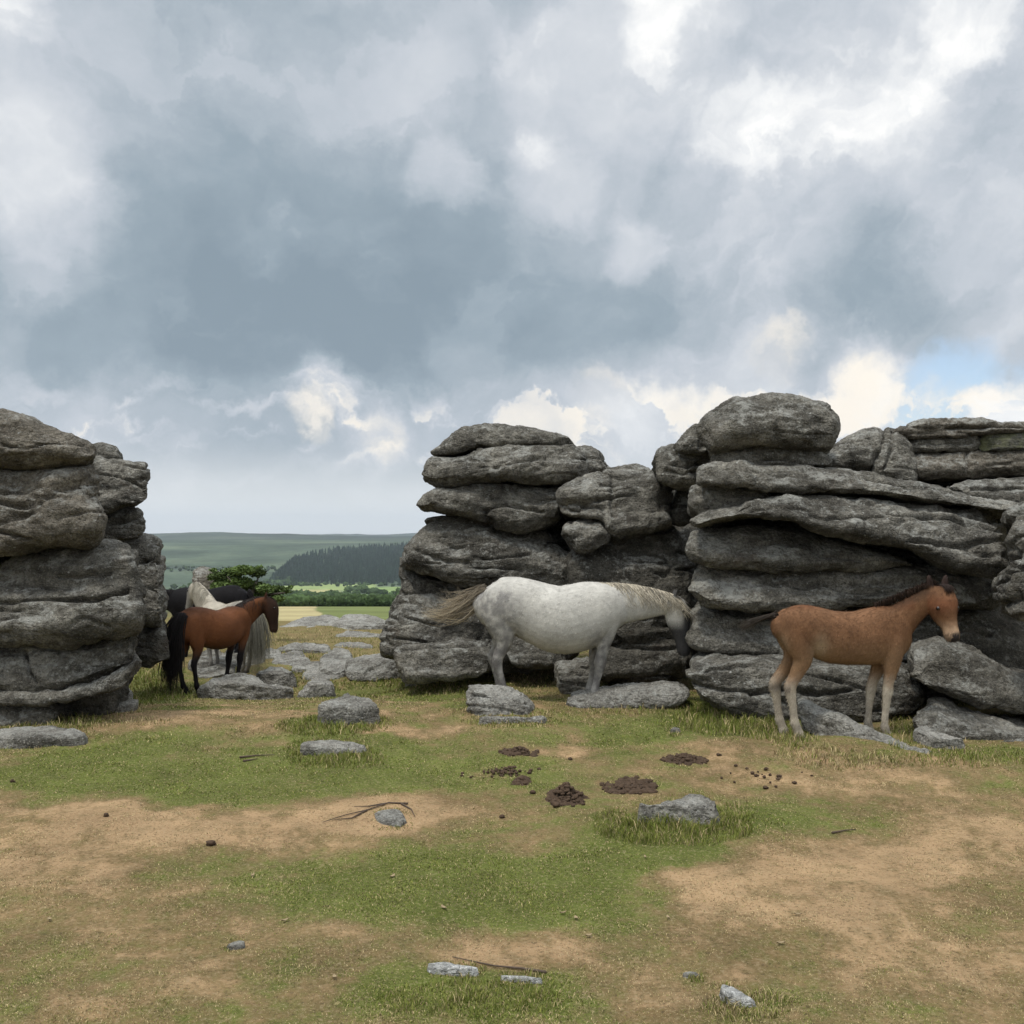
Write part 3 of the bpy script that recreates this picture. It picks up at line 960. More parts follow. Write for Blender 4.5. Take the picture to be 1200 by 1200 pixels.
    rock_up('granite_block', 'dark grey stone seen under the mare\'s belly', 10.8, .7, .14,
            [(588, 748), (610, 738), (645, 740), (665, 752), (664, 778), (640, 786), (600, 782)], [], 'granite_dark', GM)

    # middle right stack
    rock_up('granite_block', 'pale-topped boulder with a chipped left edge on the second stack', 10.9, 1.5, .22,
            [(652, 588), (660, 572), (690, 556), (718, 552), (750, 553), (774, 558), (781, 575), (783, 615), (757, 629), (727, 638), (711, 636), (708, 614), (690, 609), (660, 607)],
            [([(655, 592), (672, 588), (690, 590), (708, 596)], 2.2, .05), ([(718, 560), (716, 585), (719, 606)], 2.0, .03)], 'granite', GM)
    rock_up('granite_block', 'low domed rock showing above the pale-topped boulder', 11.9, 1.0, .2,
            [(690, 556), (715, 547), (738, 541), (756, 549), (770, 560), (740, 570), (700, 572)], [], 'granite', GM)
    rock_up('granite_block', 'small round boulder tucked beneath the chipped edge', 10.75, .8, .2,
            [(657, 628), (663, 615), (683, 610), (705, 612), (714, 624), (711, 638), (690, 650), (668, 647)], [([(660, 630), (680, 627), (690, 632)], 1.8, .025)], 'granite', GM)
    rock_up('granite_block', 'broad block behind the mare\'s neck in the second stack', 10.85, 1.5, .22,
            [(672, 655), (681, 644), (723, 628), (773, 614), (798, 622), (810, 655), (812, 720), (800, 752), (740, 750), (690, 740), (676, 700)],
            [([(722, 640), (730, 665), (742, 690)], 1.8, .03)], 'granite_dark', GM)
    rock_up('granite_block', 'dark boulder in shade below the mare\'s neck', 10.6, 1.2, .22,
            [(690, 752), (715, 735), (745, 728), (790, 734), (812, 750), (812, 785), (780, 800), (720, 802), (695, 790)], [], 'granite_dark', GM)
    rock_up('granite_block', 'low grey stone beside the mare\'s front hoof', 10.15, .6, .12,
            [(650, 778), (664, 771), (688, 770), (697, 785), (700, 806), (680, 818), (660, 818), (654, 800)], [], 'granite', GM)
    rock_up('granite_block', 'small upright stone between the two stacks', 11.2, .7, .12,
            [(782, 598), (787, 574), (799, 568), (811, 573), (812, 602), (802, 614), (786, 612)], [], 'granite', GM)
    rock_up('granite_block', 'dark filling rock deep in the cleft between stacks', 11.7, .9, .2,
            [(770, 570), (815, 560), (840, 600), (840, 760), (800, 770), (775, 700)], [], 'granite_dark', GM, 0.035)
    rock_up('granite_block', 'fluted rock perched over the cleft', 10.6, 1.0, .2,
            [(763, 545), (772, 528), (790, 520), (812, 526), (836, 532), (830, 556), (812, 570), (795, 572), (775, 562)],
            [([(785, 541), (805, 545), (826, 540)], 2.2, .05), ([(780, 553), (800, 556), (818, 552)], 2, .04)], 'granite', GM)
    rock_up('granite_block', 'pale triangular stone leaning on the big top boulder', 10.5, .8, .12,
            [(788, 522), (800, 507), (816, 497), (828, 503), (835, 518), (830, 531), (805, 531)], [], 'granite', GM)

    # right stack
    rock_up('granite_block', 'big egg-shaped boulder balanced highest on the right tor', 9.6, 1.5, .36,
            [(821, 500), (827, 485), (846, 471), (873, 462), (905, 459), (937, 461), (964, 470), (979, 486), (983, 505), (976, 521), (954, 528), (915, 524), (880, 523), (850, 528), (833, 530), (825, 516)],
            [([(906, 478), (912, 495), (908, 512)], 1.6, .025)], 'granite', GR, bed=.45)
    rock_up('granite_block', 'dark flattish rock directly under the balanced boulder', 9.75, 1.4, .16,
            [(826, 536), (850, 526), (880, 521), (915, 522), (945, 524), (962, 530), (976, 541), (962, 548), (900, 549), (835, 547)], [([(895, 540), (920, 537), (935, 543)], 2, .04)], 'granite', GR)
    rock_up('granite_block', 'pale upper slab running the length of the right tor', 9.4, 1.9, .15,
            [(812, 562), (820, 550), (850, 540), (890, 546), (940, 546), (1000, 549), (1060, 559), (1110, 569), (1170, 583), (1260, 590), (1260, 608), (1170, 602), (1110, 594), (1060, 586), (1000, 580), (940, 580), (905, 579), (870, 571), (815, 567)],
            [([(1000, 552), (1030, 560), (1060, 566), (1090, 568)], 2.2, .05), ([(868, 553), (900, 556), (960, 562)], 1.5, .02)], 'granite', GR, lean=1.0)
    rock_up('granite_block', 'plain stone filling the left end beneath the upper slab', 9.65, 1.6, .12,
            [(808, 602), (811, 572), (835, 567), (870, 569), (905, 578), (920, 590), (870, 600), (830, 606)], [], 'granite', GR)
    rock_up('granite_block', 'long bowed slab overhanging a deep shadow gap', 9.15, 2.0, .17,
            [(807, 610), (816, 600), (850, 588), (890, 579), (945, 577), (1000, 580), (1060, 586), (1120, 596), (1172, 606), (1184, 630), (1182, 655), (1166, 673), (1110, 664), (1052, 642), (1000, 627), (960, 618), (918, 609), (870, 609), (835, 615), (815, 620)],
            [([(1042, 601), (1065, 606), (1090, 606), (1140, 614)], 2.6, .08), ([(950, 602), (1000, 606), (1060, 612)], 2.0, .04), ([(1090, 598), (1130, 600), (1170, 612)], 2.2, .05), ([(880, 596), (905, 593), (950, 597)], 1.6, .03)], 'granite', GR, lean=1.0)
    rock_up('granite_block', 'recessed slab with reddish chips under the bowed slab', 9.40, 1.7, .16,
            [(804, 640), (808, 623), (827, 617), (873, 614), (918, 616), (976, 630), (1045, 648), (1075, 664), (1000, 668), (940, 668), (880, 666), (835, 662), (810, 654)],
            [([(900, 636), (915, 633), (930, 639)], 1.8, .025)], 'granite', GR, lean=1.0)
    rock_up('granite_block', 'rough lichen-flecked slab level with the foal\'s head', 9.35, 1.8, .16,
            [(806, 692), (810, 668), (816, 658), (840, 664), (880, 666), (918, 663), (1014, 664), (1110, 668), (1163, 676), (1180, 692), (1166, 714), (1100, 711), (1030, 709), (960, 714), (880, 714), (835, 713), (812, 706)],
            [([(900, 680), (925, 683), (945, 687), (965, 682), (1000, 690), (1030, 692)], 2.4, .06), ([(960, 680), (1010, 683), (1060, 680), (1130, 684)], 1.8, .04)], 'granite', GR, lean=1.0)
    rock_up('granite_block', 'thick rounded block behind the foal\'s tail', 9.45, 1.7, .2,
            [(806, 738), (811, 716), (840, 710), (890, 713), (920, 722), (940, 745), (942, 770), (900, 774), (850, 770), (815, 758)], [([(850, 735), (880, 730), (920, 735)], 2, .03)], 'granite', GR, lean=1.0)
    rock_up('granite_block', 'shaded block standing behind the foal\'s body and chin', 9.5, 1.6, .2,
            [(900, 716), (960, 714), (1030, 712), (1110, 712), (1165, 726), (1230, 760), (1230, 800), (1120, 790), (1050, 785), (950, 782), (905, 770)], [([(1100, 745), (1130, 740), (1160, 748)], 2, .03)], 'granite_dark', GR)
    rock_up('granite_block', 'low base block with white lichen spots behind the foal\'s legs', 8.75, 1.6, .16,
            [(805, 792), (812, 778), (847, 771), (917, 777), (995, 778), (1050, 781), (1085, 800), (1085, 835), (1015, 850), (937, 850), (880, 846), (830, 826), (810, 806)],
            [([(880, 812), (920, 806), (960, 812), (1000, 808)], 2.2, .05), ([(980, 815), (985, 835)], 2, .04)], 'granite', GR)
    rock_up('granite_block', 'long diagonal boulder sloping down to the right behind the foal', 8.25, 1.1, .2,
            [(1053, 776), (1062, 764), (1080, 754), (1110, 752), (1148, 763), (1200, 787), (1300, 818), (1300, 868), (1230, 850), (1190, 838), (1148, 824), (1100, 806), (1068, 792)],
            [], 'granite', GR)
    rock_up('granite_block', 'low white-speckled rock under the diagonal boulder', 7.75, .9, .14,
            [(1068, 842), (1074, 826), (1092, 819), (1130, 826), (1180, 843), (1300, 862), (1300, 895), (1200, 886), (1148, 880), (1100, 868)], [], 'granite', GR)
    rock_up('granite_block', 'upright weathered rock at the right edge of the picture', 7.9, 1.0, .2,
            [(1161, 694), (1172, 676), (1182, 655), (1186, 632), (1202, 612), (1250, 600), (1300, 610), (1300, 740), (1240, 738), (1200, 730), (1172, 716)],
            [([(1180, 662), (1215, 672)], 2, .03)], 'granite', GR)
    rock_up('granite_block', 'small pale slab above the upright weathered rock', 8.5, .9, .08,
            [(1168, 606), (1182, 594), (1230, 580), (1290, 580), (1290, 612), (1200, 618), (1180, 616)], [], 'granite', GR)
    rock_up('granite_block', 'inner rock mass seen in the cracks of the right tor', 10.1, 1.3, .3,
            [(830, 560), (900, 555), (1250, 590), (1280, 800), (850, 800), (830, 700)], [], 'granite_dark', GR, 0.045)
    # right stack, back
    rock_up('granite_block', 'smooth leaning stone beside the balanced boulder', 10.9, 1.0, .2,
            [(958, 535), (985, 514), (1010, 502), (1034, 500), (1042, 512), (1030, 535), (1018, 552), (970, 556)], [], 'granite', GR, bed=.4)
    rock_up('granite_block', 'split leaning stone with two upright grooves', 10.85, 1.0, .15,
            [(1018, 552), (1030, 528), (1036, 505), (1048, 502), (1066, 520), (1078, 552), (1070, 562), (1030, 562)], [([(1046, 505), (1044, 525), (1038, 548)], 2, .05)], 'granite', GR, bed=.4)
    rock_up('granite_block', 'thin wide cap slab on the rear right tor', 11.0, 1.8, .16,
            [(1045, 510), (1060, 500), (1083, 491), (1130, 490), (1165, 494), (1200, 494), (1320, 498), (1320, 515), (1200, 508), (1148, 509), (1110, 514), (1060, 515)],
            [([(1110, 500), (1150, 502), (1170, 497), (1195, 500)], 2.2, .06)], 'granite_brown', GR)
    rock_up('granite_block', 'thin grey layer just below the rear cap slab', 11.05, 1.7, .1,
            [(1055, 518), (1080, 512), (1120, 511), (1146, 509), (1152, 520), (1142, 529), (1100, 530), (1060, 530)], [([(1070, 520), (1100, 518), (1140, 520)], 1.6, .03)], 'granite', GR)
    rock_up('granite_block', 'green mossy block below the rear cap slab', 11.0, 1.6, .12,
            [(1142, 518), (1158, 508), (1200, 505), (1320, 508), (1320, 534), (1200, 529), (1148, 530)], [], 'granite_mossy', GR)
    rock_up('granite_block', 'thick rear slab above a dark horizontal gap', 10.95, 1.8, .2,
            [(1060, 534), (1100, 529), (1160, 526), (1320, 530), (1320, 560), (1200, 557), (1130, 559), (1080, 560), (1066, 552)],
            [([(1133, 530), (1136, 548)], 1.8, .03), ([(1160, 545), (1200, 540)], 2, .03)], 'granite_brown', GR)
    rock_up('granite_block', 'low grey rock at right under the dark horizontal gap', 10.2, 1.5, .15,
            [(1105, 572), (1140, 563), (1200, 560), (1320, 562), (1320, 600), (1180, 596), (1130, 584)], [([(1140, 572), (1200, 570)], 2, .03)], 'granite', GR)
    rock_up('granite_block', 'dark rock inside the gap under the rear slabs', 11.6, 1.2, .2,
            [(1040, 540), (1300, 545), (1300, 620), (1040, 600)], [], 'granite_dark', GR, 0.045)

    # stones in the gap
    rock_up('standing_stone', 'pale upright stone behind the grey pony\'s neck', 19, .8, .12,
            [(227, 700), (229, 674), (238, 669), (258, 675), (274, 686), (278, 702), (266, 716), (232, 718)], [], 'granite_brown', GG, cat='rock')
    rock_flat('outcrop_stone', 'flat pale outcrop farthest left on the crest of the gap', [(316, 748), (322, 736), (340, 730), (386, 728), (393, 735), (372, 742), (345, 749), (325, 754)], .22, Y=19.5, group=GG, vox=.025)
    rock_flat('outcrop_stone', 'flat pale outcrop on the crest beside the middle stack', [(396, 728), (413, 723), (434, 725), (462, 729), (462, 738), (430, 741), (402, 741)], .2, Y=20.5, group=GG, vox=.025)
    rock_flat('outcrop_stone', 'long low stone on the dry slope of the gap', [(326, 764), (338, 755), (360, 753), (380, 755), (391, 761), (370, 767), (345, 771), (330, 771)], .16, Y=15.5, group=GG)
    rock_flat('outcrop_stone', 'lumpy stone under the grey pony\'s tail', [(319, 779), (328, 769), (345, 767), (360, 768), (370, 778), (361, 788), (340, 793), (323, 792)], .2, Y=14.0, group=GG)
    rock_flat('outcrop_stone', 'broken stone with a grassy crack in mid gap', [(372, 776), (388, 765), (408, 767), (414, 785), (405, 799), (388, 797), (380, 788)], .24, Y=13.2, group=GG)
    rock_up('outcrop_stone', 'smooth grey ledge reaching the middle stack', 12.9, 1.0, .12,
            [(405, 772), (430, 766), (468, 764), (474, 780), (470, 800), (440, 802), (414, 800)], [], 'granite_pale', GG, cat='stone')
    rock_flat('outcrop_stone', 'small angular stone in front of the broken one', [(352, 792), (362, 784), (373, 781), (386, 787), (396, 799), (385, 805), (364, 803)], .15, Y=13.0, group=GG)
    rock_flat('outcrop_stone', 'broad pale boulder beside the bay pony\'s hooves', [(236, 812), (243, 799), (258, 793), (275, 789), (292, 788), (308, 797), (328, 803), (342, 808), (334, 816), (300, 818), (262, 818)], .2, Y=11.2, group=GG)
    rock_flat('outcrop_stone', 'flat tongue of stone right of the broad pale boulder', [(344, 811), (356, 803), (370, 796), (390, 799), (394, 804), (376, 810), (352, 815)], .14, Y=11.4, group=GG)
    rock_flat('outcrop_stone', 'dark stone between the bay pony\'s hind and front legs', [(214, 800), (222, 780), (238, 770), (258, 768), (272, 780), (266, 796), (240, 806)], .2, Y=12.9, mat='granite', group=GG)
    rock_flat('outcrop_stone', 'grey stone behind the bay pony\'s belly', [(250, 778), (262, 764), (290, 757), (304, 764), (304, 782), (280, 792), (256, 790)], .24, Y=14.0, mat='granite', group=GG)
    rock_flat('outcrop_stone', 'small stone at the grassy corner of the left stack', [(134, 812), (138, 805), (148, 804), (154, 812), (150, 821), (138, 821)], .1, group=GG)
    rock_flat('outcrop_stone', 'half buried stone on the tan path by the left stack', [(126, 830), (136, 823), (150, 820), (162, 822), (156, 830), (140, 834)], .07, group=GG)
    rock_flat('outcrop_stone', 'low ledge breaking the dry turf just below the crest of the gap', [(388, 748), (405, 743), (440, 743), (458, 748), (440, 754), (402, 756)], .12, Y=17.8, group=GG, vox=.018)
    rock_flat('outcrop_stone', 'narrow ledge in dry grass above the broken stone', [(388, 760), (410, 752), (440, 756), (446, 763), (420, 767), (395, 766)], .13, Y=16.2, group=GG)
    rock_flat('outcrop_stone', 'flat stone tight against the grey pony\'s tail tip', [(300, 791), (316, 783), (334, 784), (346, 793), (328, 801), (306, 799)], .14, Y=12.5, group=GG)
    rock_flat('outcrop_stone', 'sunken stone in the gap between lumpy and broken stones', [(345, 783), (360, 777), (378, 776), (384, 784), (368, 790), (350, 790)], .10, Y=13.6, group=GG)
    rock_flat('outcrop_stone', 'small stone at the left end of the dry slope', [(300, 768), (316, 761), (330, 764), (326, 773), (308, 776)], .14, Y=14.8, group=GG)
    # stones in the turf
    rock_flat('turf_stone', 'flat pale rock at the left edge below the stack', [(-60, 860), (-10, 854), (40, 852), (85, 851), (108, 856), (104, 864), (60, 868), (10, 874), (-60, 880)], .10, group=GT)
    rock_flat('turf_stone', 'squarish pale boulder standing in a green tussock', [(353, 828), (360, 822), (385, 816), (415, 811), (436, 816), (446, 824), (444, 838), (420, 845), (390, 851), (358, 848)], .17, group=GT)
    rock_flat('turf_stone', 'flat pale stone just below the squarish boulder', [(346, 876), (360, 868), (385, 867), (415, 869), (434, 875), (424, 881), (390, 884), (358, 882)], .07, group=GT)
    rock_up('turf_stone', 'squared lichen-spotted boulder under the mare\'s hind hooves', 8.75, .55, .09,
            [(546, 806), (550, 801), (575, 802), (606, 808), (621, 819), (627, 838), (600, 846), (560, 846), (549, 826)], [([(550, 812), (580, 815), (620, 824)], 2, .03)], 'granite_pale', GT, .014, cat='stone')
    rock_flat('turf_stone', 'small flat stone left of the squared boulder', [(470, 793), (480, 789), (500, 790), (531, 797), (528, 802), (505, 801), (480, 798)], .07, group=GT)
    rock_flat('turf_stone', 'thin grey stone at the foot of the squared boulder', [(556, 841), (580, 839), (620, 840), (640, 838), (636, 844), (600, 848), (566, 847)], .05, group=GT)
    rock_up('turf_stone', 'long low slab by the mare\'s front hooves', 9.25, .6, .08,
            [(660, 825), (672, 815), (700, 808), (740, 803), (785, 799), (806, 803), (806, 812), (786, 826), (740, 832), (680, 832)], [], 'granite_pale', GT, .014, cat='stone')
    rock_up('turf_stone', 'leaning grey slab at the foal\'s feet', 7.65, .30, .05,
            [(936, 826), (944, 821), (960, 829), (985, 838), (1010, 849), (1035, 859), (1062, 870), (1092, 883), (1112, 896), (1108, 912), (1050, 905), (1000, 885), (960, 866), (940, 852)], [], 'granite_pale', GT, .012, cat='stone', slope=-0.0058, bed=.3, cut=.04)
    rock_flat('turf_stone', 'small cream stone in grass right of the foal', [(1068, 852), (1080, 848), (1100, 856), (1134, 872), (1128, 880), (1100, 876), (1075, 866)], .1, group=GT)
    rock_flat('turf_stone', 'wedge-shaped pale boulder in a tussock beyond the dung', [(730, 954), (745, 947), (770, 941), (800, 931), (820, 929), (842, 936), (849, 951), (840, 958), (800, 963), (765, 965), (738, 961)], .105, group=GT)
    rock_flat('turf_stone', 'blue-grey stone flush with the tan earth beside a dead twig', [(437, 952), (448, 946), (464, 947), (478, 954), (480, 963), (466, 970), (446, 968)], .022, r=.01, group=GT)
    rock_flat('turf_stone', 'tiny sharp stone in the brown turf', [(260, 1110), (268, 1104), (280, 1100), (289, 1102), (280, 1108), (268, 1114)], .03, bury=.05, group=GT, vox=.007)
    rock_flat('turf_stone', 'white sliver of stone across the bottom centre', [(500, 1127), (515, 1126), (540, 1132), (566, 1139), (560, 1144), (530, 1142), (508, 1136)], .03, bury=.05, group=GT, vox=.008, mat='granite_white')
    rock_flat('turf_stone', 'narrow white stone right of the white sliver', [(585, 1141), (605, 1141), (640, 1147), (636, 1152), (610, 1149), (590, 1147)], .022, bury=.05, group=GT, vox=.007, mat='granite_white')
    rock_flat('turf_stone', 'pale wedge of stone at the bottom right beside dry grass', [(834, 1152), (848, 1153), (872, 1162), (895, 1180), (893, 1188), (872, 1182), (850, 1168)], .035, bury=.05, group=GT, vox=.008, mat='granite_white')
    rock_flat('turf_stone', 'small dark-edged stone left of the pale wedge', [(800, 1138), (812, 1138), (822, 1143), (814, 1146), (804, 1143)], .02, bury=.04, group=GT, vox=.006)
    rock_flat('turf_stone', 'little pale stone in the grass below the right tor', [(782, 855), (790, 851), (800, 853), (796, 858), (786, 859)], .04, bury=.05, group=GT, vox=.008)
# ------------------------------------------------------------------ ponies
def tube(V, F, rings, lat=(0, 1, 0), n=22, sup=2.0):
    """Closed tapering shell. rings: (x, y, z, r_normal, r_lateral[, lateral vector])."""
    C = np.array([r[:3] for r in rings], dtype=float)
    base = len(V)
    m = len(rings)
    for k, r in enumerate(rings):
        t = C[min(k + 1, m - 1)] - C[max(k - 1, 0)]
        t = t / max(np.linalg.norm(t), 1e-9)
        l = np.array(r[5] if len(r) > 5 else lat, dtype=float)
        l = l - t * (l @ t)
        l /= np.linalg.norm(l)
        nn = np.cross(t, l)
        for j in range(n):
            a = 2 * math.pi * j / n
            ca, sa = math.cos(a), math.sin(a)
            ca = math.copysign(abs(ca) ** (2 / sup), ca)
            sa = math.copysign(abs(sa) ** (2 / sup), sa)
            V.append(C[k] + nn * ca * r[3] + l * sa * r[4])
    for k in range(m - 1):
        for j in range(n):
            jn = (j + 1) % n
            F.append((base + k * n + j, base + k * n + jn, base + (k + 1) * n + jn, base + (k + 1) * n + j))
    F.append(tuple(base + j for j in range(n - 1, -1, -1)))
    F.append(tuple(base + (m - 1) * n + j for j in range(n)))


def densify(rings, k=4):
    """Smooth interpolation of ring parameters."""
    A = np.array([r[:5] for r in rings], dtype=float)
    out = []
    m = len(A)
    for i in range(m - 1):
        p0, p1, p2, p3 = A[max(i - 1, 0)], A[i], A[i + 1], A[min(i + 2, m - 1)]
        for q in range(k):
            t = q / k
            out.append(tuple(0.5 * (2 * p1 + (p2 - p0) * t + (2 * p0 - 5 * p1 + 4 * p2 - p3) * t * t + (3 * p1 - p0 - 3 * p2 + p3) * t ** 3)))
    out.append(tuple(A[-1]))
    return out


def strand_mesh(strands, width, seg=8):
    """Locks of hair: thin tapering three-sided tubes along cubic curves. strands: list of 4 points (+ width factor)."""
    V, F = [], []
    for st in strands:
        p = [np.array(q, dtype=float) for q in st[:4]]
        wf = st[4] if len(st) > 4 else 1.0
        b = len(V)
        prev = None
        for k in range(seg + 1):
            t = k / seg
            c = (1 - t) ** 3 * p[0] + 3 * (1 - t) ** 2 * t * p[1] + 3 * (1 - t) * t * t * p[2] + t ** 3 * p[3]
            tg = 3 * (1 - t) ** 2 * (p[1] - p[0]) + 6 * (1 - t) * t * (p[2] - p[1]) + 3 * t * t * (p[3] - p[2])
            tg = tg / max(np.linalg.norm(tg), 1e-9)
            u = np.cross(tg, [0.3, 1, 0.2])
            u /= max(np.linalg.norm(u), 1e-9)
            w = np.cross(tg, u)
            r = width * wf * (0.35 + 0.65 * math.sin(math.pi * min(1, 0.25 + 0.55 * t))) * (1 - t ** 3 * 0.93)
            for j in range(3):
                a = 2.094 * j
                V.append(c + u * math.cos(a) * r + w * math.sin(a) * r * 0.5)
        for k in range(seg):
            for j in range(3):
                jn = (j + 1) % 3
                F.append((b + k * 3 + j, b + k * 3 + jn, b + (k + 1) * 3 + jn, b + (k + 1) * 3 + j))
        F.append((b + 2, b + 1, b))
        F.append((b + seg * 3, b + seg * 3 + 1, b + seg * 3 + 2))
    return np.array(V), F


def hair(name, strands, width, root_col, tip_col, parent, var=0.25, seg=8):
    V, F = strand_mesh(strands, width, seg)
    o = mesh_obj(name, V, F, MAT['hair'], parent)
    n = len(strands)
    k = RNG.normal(0, var, n).clip(-0.6, 0.8)
    t = np.tile(np.repeat(np.linspace(0, 1, seg + 1), 3), n)[:, None]
    f = (1 + np.repeat(k, (seg + 1) * 3))[:, None]
    c = (np.array(root_col) * (1 - t) + np.array(tip_col) * t) * f
    set_col(o, np.clip(c, 0.002, 0.9))
    return o


def ball(name, c, r, mat, parent):
    V, F = [], []
    tube(V, F, [(c[0], c[1], c[2] - r * 0.98, r * .2, r * .2), (c[0], c[1], c[2] - r * .7, r * .71, r * .71), (c[0], c[1], c[2], r, r),
                (c[0], c[1], c[2] + r * .7, r * .71, r * .71), (c[0], c[1], c[2] + r * 0.98, r * .2, r * .2)], n=14)
    return mesh_obj(name, np.array(V), F, MAT[mat], parent)


ADULT_TRUNK = [  # column, top row, bottom row, half width (in photo pixels of the mare)
    (560, 692, 704, 5), (563, 686, 716, 12), (570, 681, 728, 20), (581, 677.5, 738, 26), (598, 675.5, 742, 29), (615, 678, 747, 30), (635, 683, 757, 34),
    (655, 686, 763, 36), (675, 684, 761, 34), (692, 680.5, 754, 29), (708, 682, 748, 25), (721, 688, 741, 20), (731, 699, 731, 13), (735, 706, 722, 7)]
HIND = [(588, 686, 8, 4), (587, 692, 17, 9), (586, 702, 22, 12), (587, 720, 22, 12.5), (590, 738, 15.5, 9.5), (591, 749, 10.8, 7), (588, 760, 7.6, 5.0), (584, 768, 6.6, 4.6), (583, 775, 6.4, 4.3), (585, 784, 4.6, 3.4),
        (588, 796, 4.3, 3.2), (590, 805, 4.4, 3.4), (591, 810, 5.4, 4.2), (594, 815, 5.0, 4.0), (597, 820, 5.6, 4.6), (599, 828, 7.0, 5.6)]
FORE = [(708, 694, 6, 3.5), (709, 702, 13, 7.5), (710, 714, 17, 9.5), (710, 730, 15, 9), (709, 744, 10.2, 6.8), (706, 758, 7.4, 5.2), (703, 770, 7.0, 5.0), (702, 777, 7.2, 5.2), (701, 785, 5.4, 4.2), (698, 798, 4.2, 3.3),
        (696, 808, 5.2, 4.2), (698, 814, 4.6, 3.9), (700, 820, 5.4, 4.6), (702, 828, 6.8, 5.6)]


def adult_pony(name, s, neck, head, ear, head_lat, belly=1.0, fore_shift=(0, -5), hind_shift=(0, -9), vox=0.012, eye=None):
    """Fused body mesh of a grown pony facing +x; lengths in mare pixels times s."""
    X = lambda px: (px - 640) * s
    Zz = lambda py: (828 - py) * s
    V, F = [], []
    tr = []
    for (px, t, b, w) in ADULT_TRUNK:
        if 640 < px < 700 or belly < 1:
            b = t + (b - t) * (1 - (1 - belly) * sstep(600, 640, px) * (1 - sstep(690, 725, px)))
        tr.append((X(px), 0, (Zz(t) + Zz(b)) / 2, (t - b) / -2 * s, w * s * (0.5 + 0.5 * belly)))
    tube(V, F, densify(tr, 3), n=30, sup=2.15)
    for side, fs, hs in ((-1, fore_shift[0], hind_shift[0]), (1, fore_shift[1], hind_shift[1])):
        tube(V, F, densify([(X(px + hs * min(1, (py - 690) / 60)), side * 13.5 * s * (1 - 0.25 * max(0, (py - 740) / 90)), Zz(py), a * s, b * s) for (px, py, a, b) in HIND], 3), n=18)
        tube(V, F, densify([(X(px + fs * max(0, min(1, (py - 730) / 40))), side * 11.5 * s * (1 - 0.15 * max(0, (py - 740) / 90)), Zz(py), a * s, b * s) for (px, py, a, b) in FORE], 3), n=18)
    tube(V, F, densify([(X(a[0]), a[2] * s, Zz(a[1]), a[3] * s, a[4] * s) for a in neck], 3), n=22)
    hl = [(X(a[0]), a[2] * s, Zz(a[1]), a[3] * s, a[4] * s) for a in head]
    tube(V, F, densify(hl, 3), lat=head_lat, n=20)
    L = np.array(head_lat, dtype=float)
    L /= np.linalg.norm(L)
    for side in (-1, 1):
        e0 = np.array([X(ear[0]), ear[2] * s, Zz(ear[1])]) + L * side * 4.6 * s
        d = np.array(ear[3], dtype=float)
        d = d / np.linalg.norm(d) + L * side * 0.25
        r = []
        for q, (a, b) in zip((-.2, .2, .5, .8, 1.0), ((2.6, 2.6), (2.6, 3.2), (2.1, 3.0), (1.4, 2.0), (.7, .8))):
            c = e0 + d * q * 11.5 * s
            r.append((c[0], c[1], c[2], a * s, b * s))
        tube(V, F, r, lat=head_lat, n=10)
    me = voxel_union(V, F, vox, 4, 0.5)
    return me


def pony_body(name, me, parent, colour, fuzz=(30000, 0.016, 0.005)):
    me.polygons.foreach_set('use_smooth', np.ones(len(me.polygons), dtype=bool))
    me.materials.clear()
    me.materials.append(MAT['coat'])
    o = bpy.data.objects.new(name, me)
    COL.objects.link(o)
    o.parent = parent
    co = mesh_co(me)
    set_col(o, np.clip(colour(co), 0.003, 0.9))
    fur(o, parent, *fuzz)
    return o


def fur(o, root, n, length, width, flow=(-0.55, 0, -0.85)):
    """Short coat hairs lying along the body, so that the coat is not a bare shell."""
    me = o.data
    m = len(me.polygons)
    ar, ce, no = np.empty(m), np.empty(m * 3), np.empty(m * 3)
    me.polygons.foreach_get('area', ar)
    me.polygons.foreach_get('center', ce)
    me.polygons.foreach_get('normal', no)
    ce, no = ce.reshape(-1, 3), no.reshape(-1, 3)
    vi = np.array([p.vertices[0] for p in me.polygons])
    cols = np.empty(len(me.vertices) * 4)
    me.color_attributes['Col'].data.foreach_get('color', cols)
    cols = cols.reshape(-1, 4)[:, :3]
    k = RNG.choice(m, n, p=ar / ar.sum())
    N = no[k]
    p = ce[k] + RNG.normal(0, 0.004, (n, 3)) - N * 0.001
    f = np.array(flow) + RNG.normal(0, 0.22, (n, 3))
    d = f - N * (f * N).sum(1)[:, None]
    d /= np.maximum(np.linalg.norm(d, axis=1), 1e-6)[:, None]
    w = np.cross(N, d)
    clump = fbm(ce[k] * 22, 2)
    L = length * (0.6 + 0.7 * RNG.random(n))[:, None] * (1 + 0.4 * clump[:, None])
    V = np.empty((n, 3, 3))
    V[:, 0] = p - w * width / 2
    V[:, 1] = p + w * width / 2
    V[:, 2] = p + d * L + N * L * (0.10 + 0.25 * RNG.random(n))[:, None]
    h = mesh_obj('coat_hair', V.reshape(-1, 3), np.arange(n * 3).reshape(n, 3), MAT['hair'], root, smooth=False)
    c = cols[vi[k]] * (1 + RNG.normal(0, 0.16, n) + 0.22 * clump).clip(0.5, 1.6)[:, None]
    set_col(h, np.repeat(np.clip(c, 0.003, 0.9), 3, axis=0))


def lerp(a, b, t):
    t = np.asarray(t)[:, None]
    return np.asarray(a) * (1 - t) + np.asarray(b) * t


def jit(k):
    return RNG.normal(0, k)


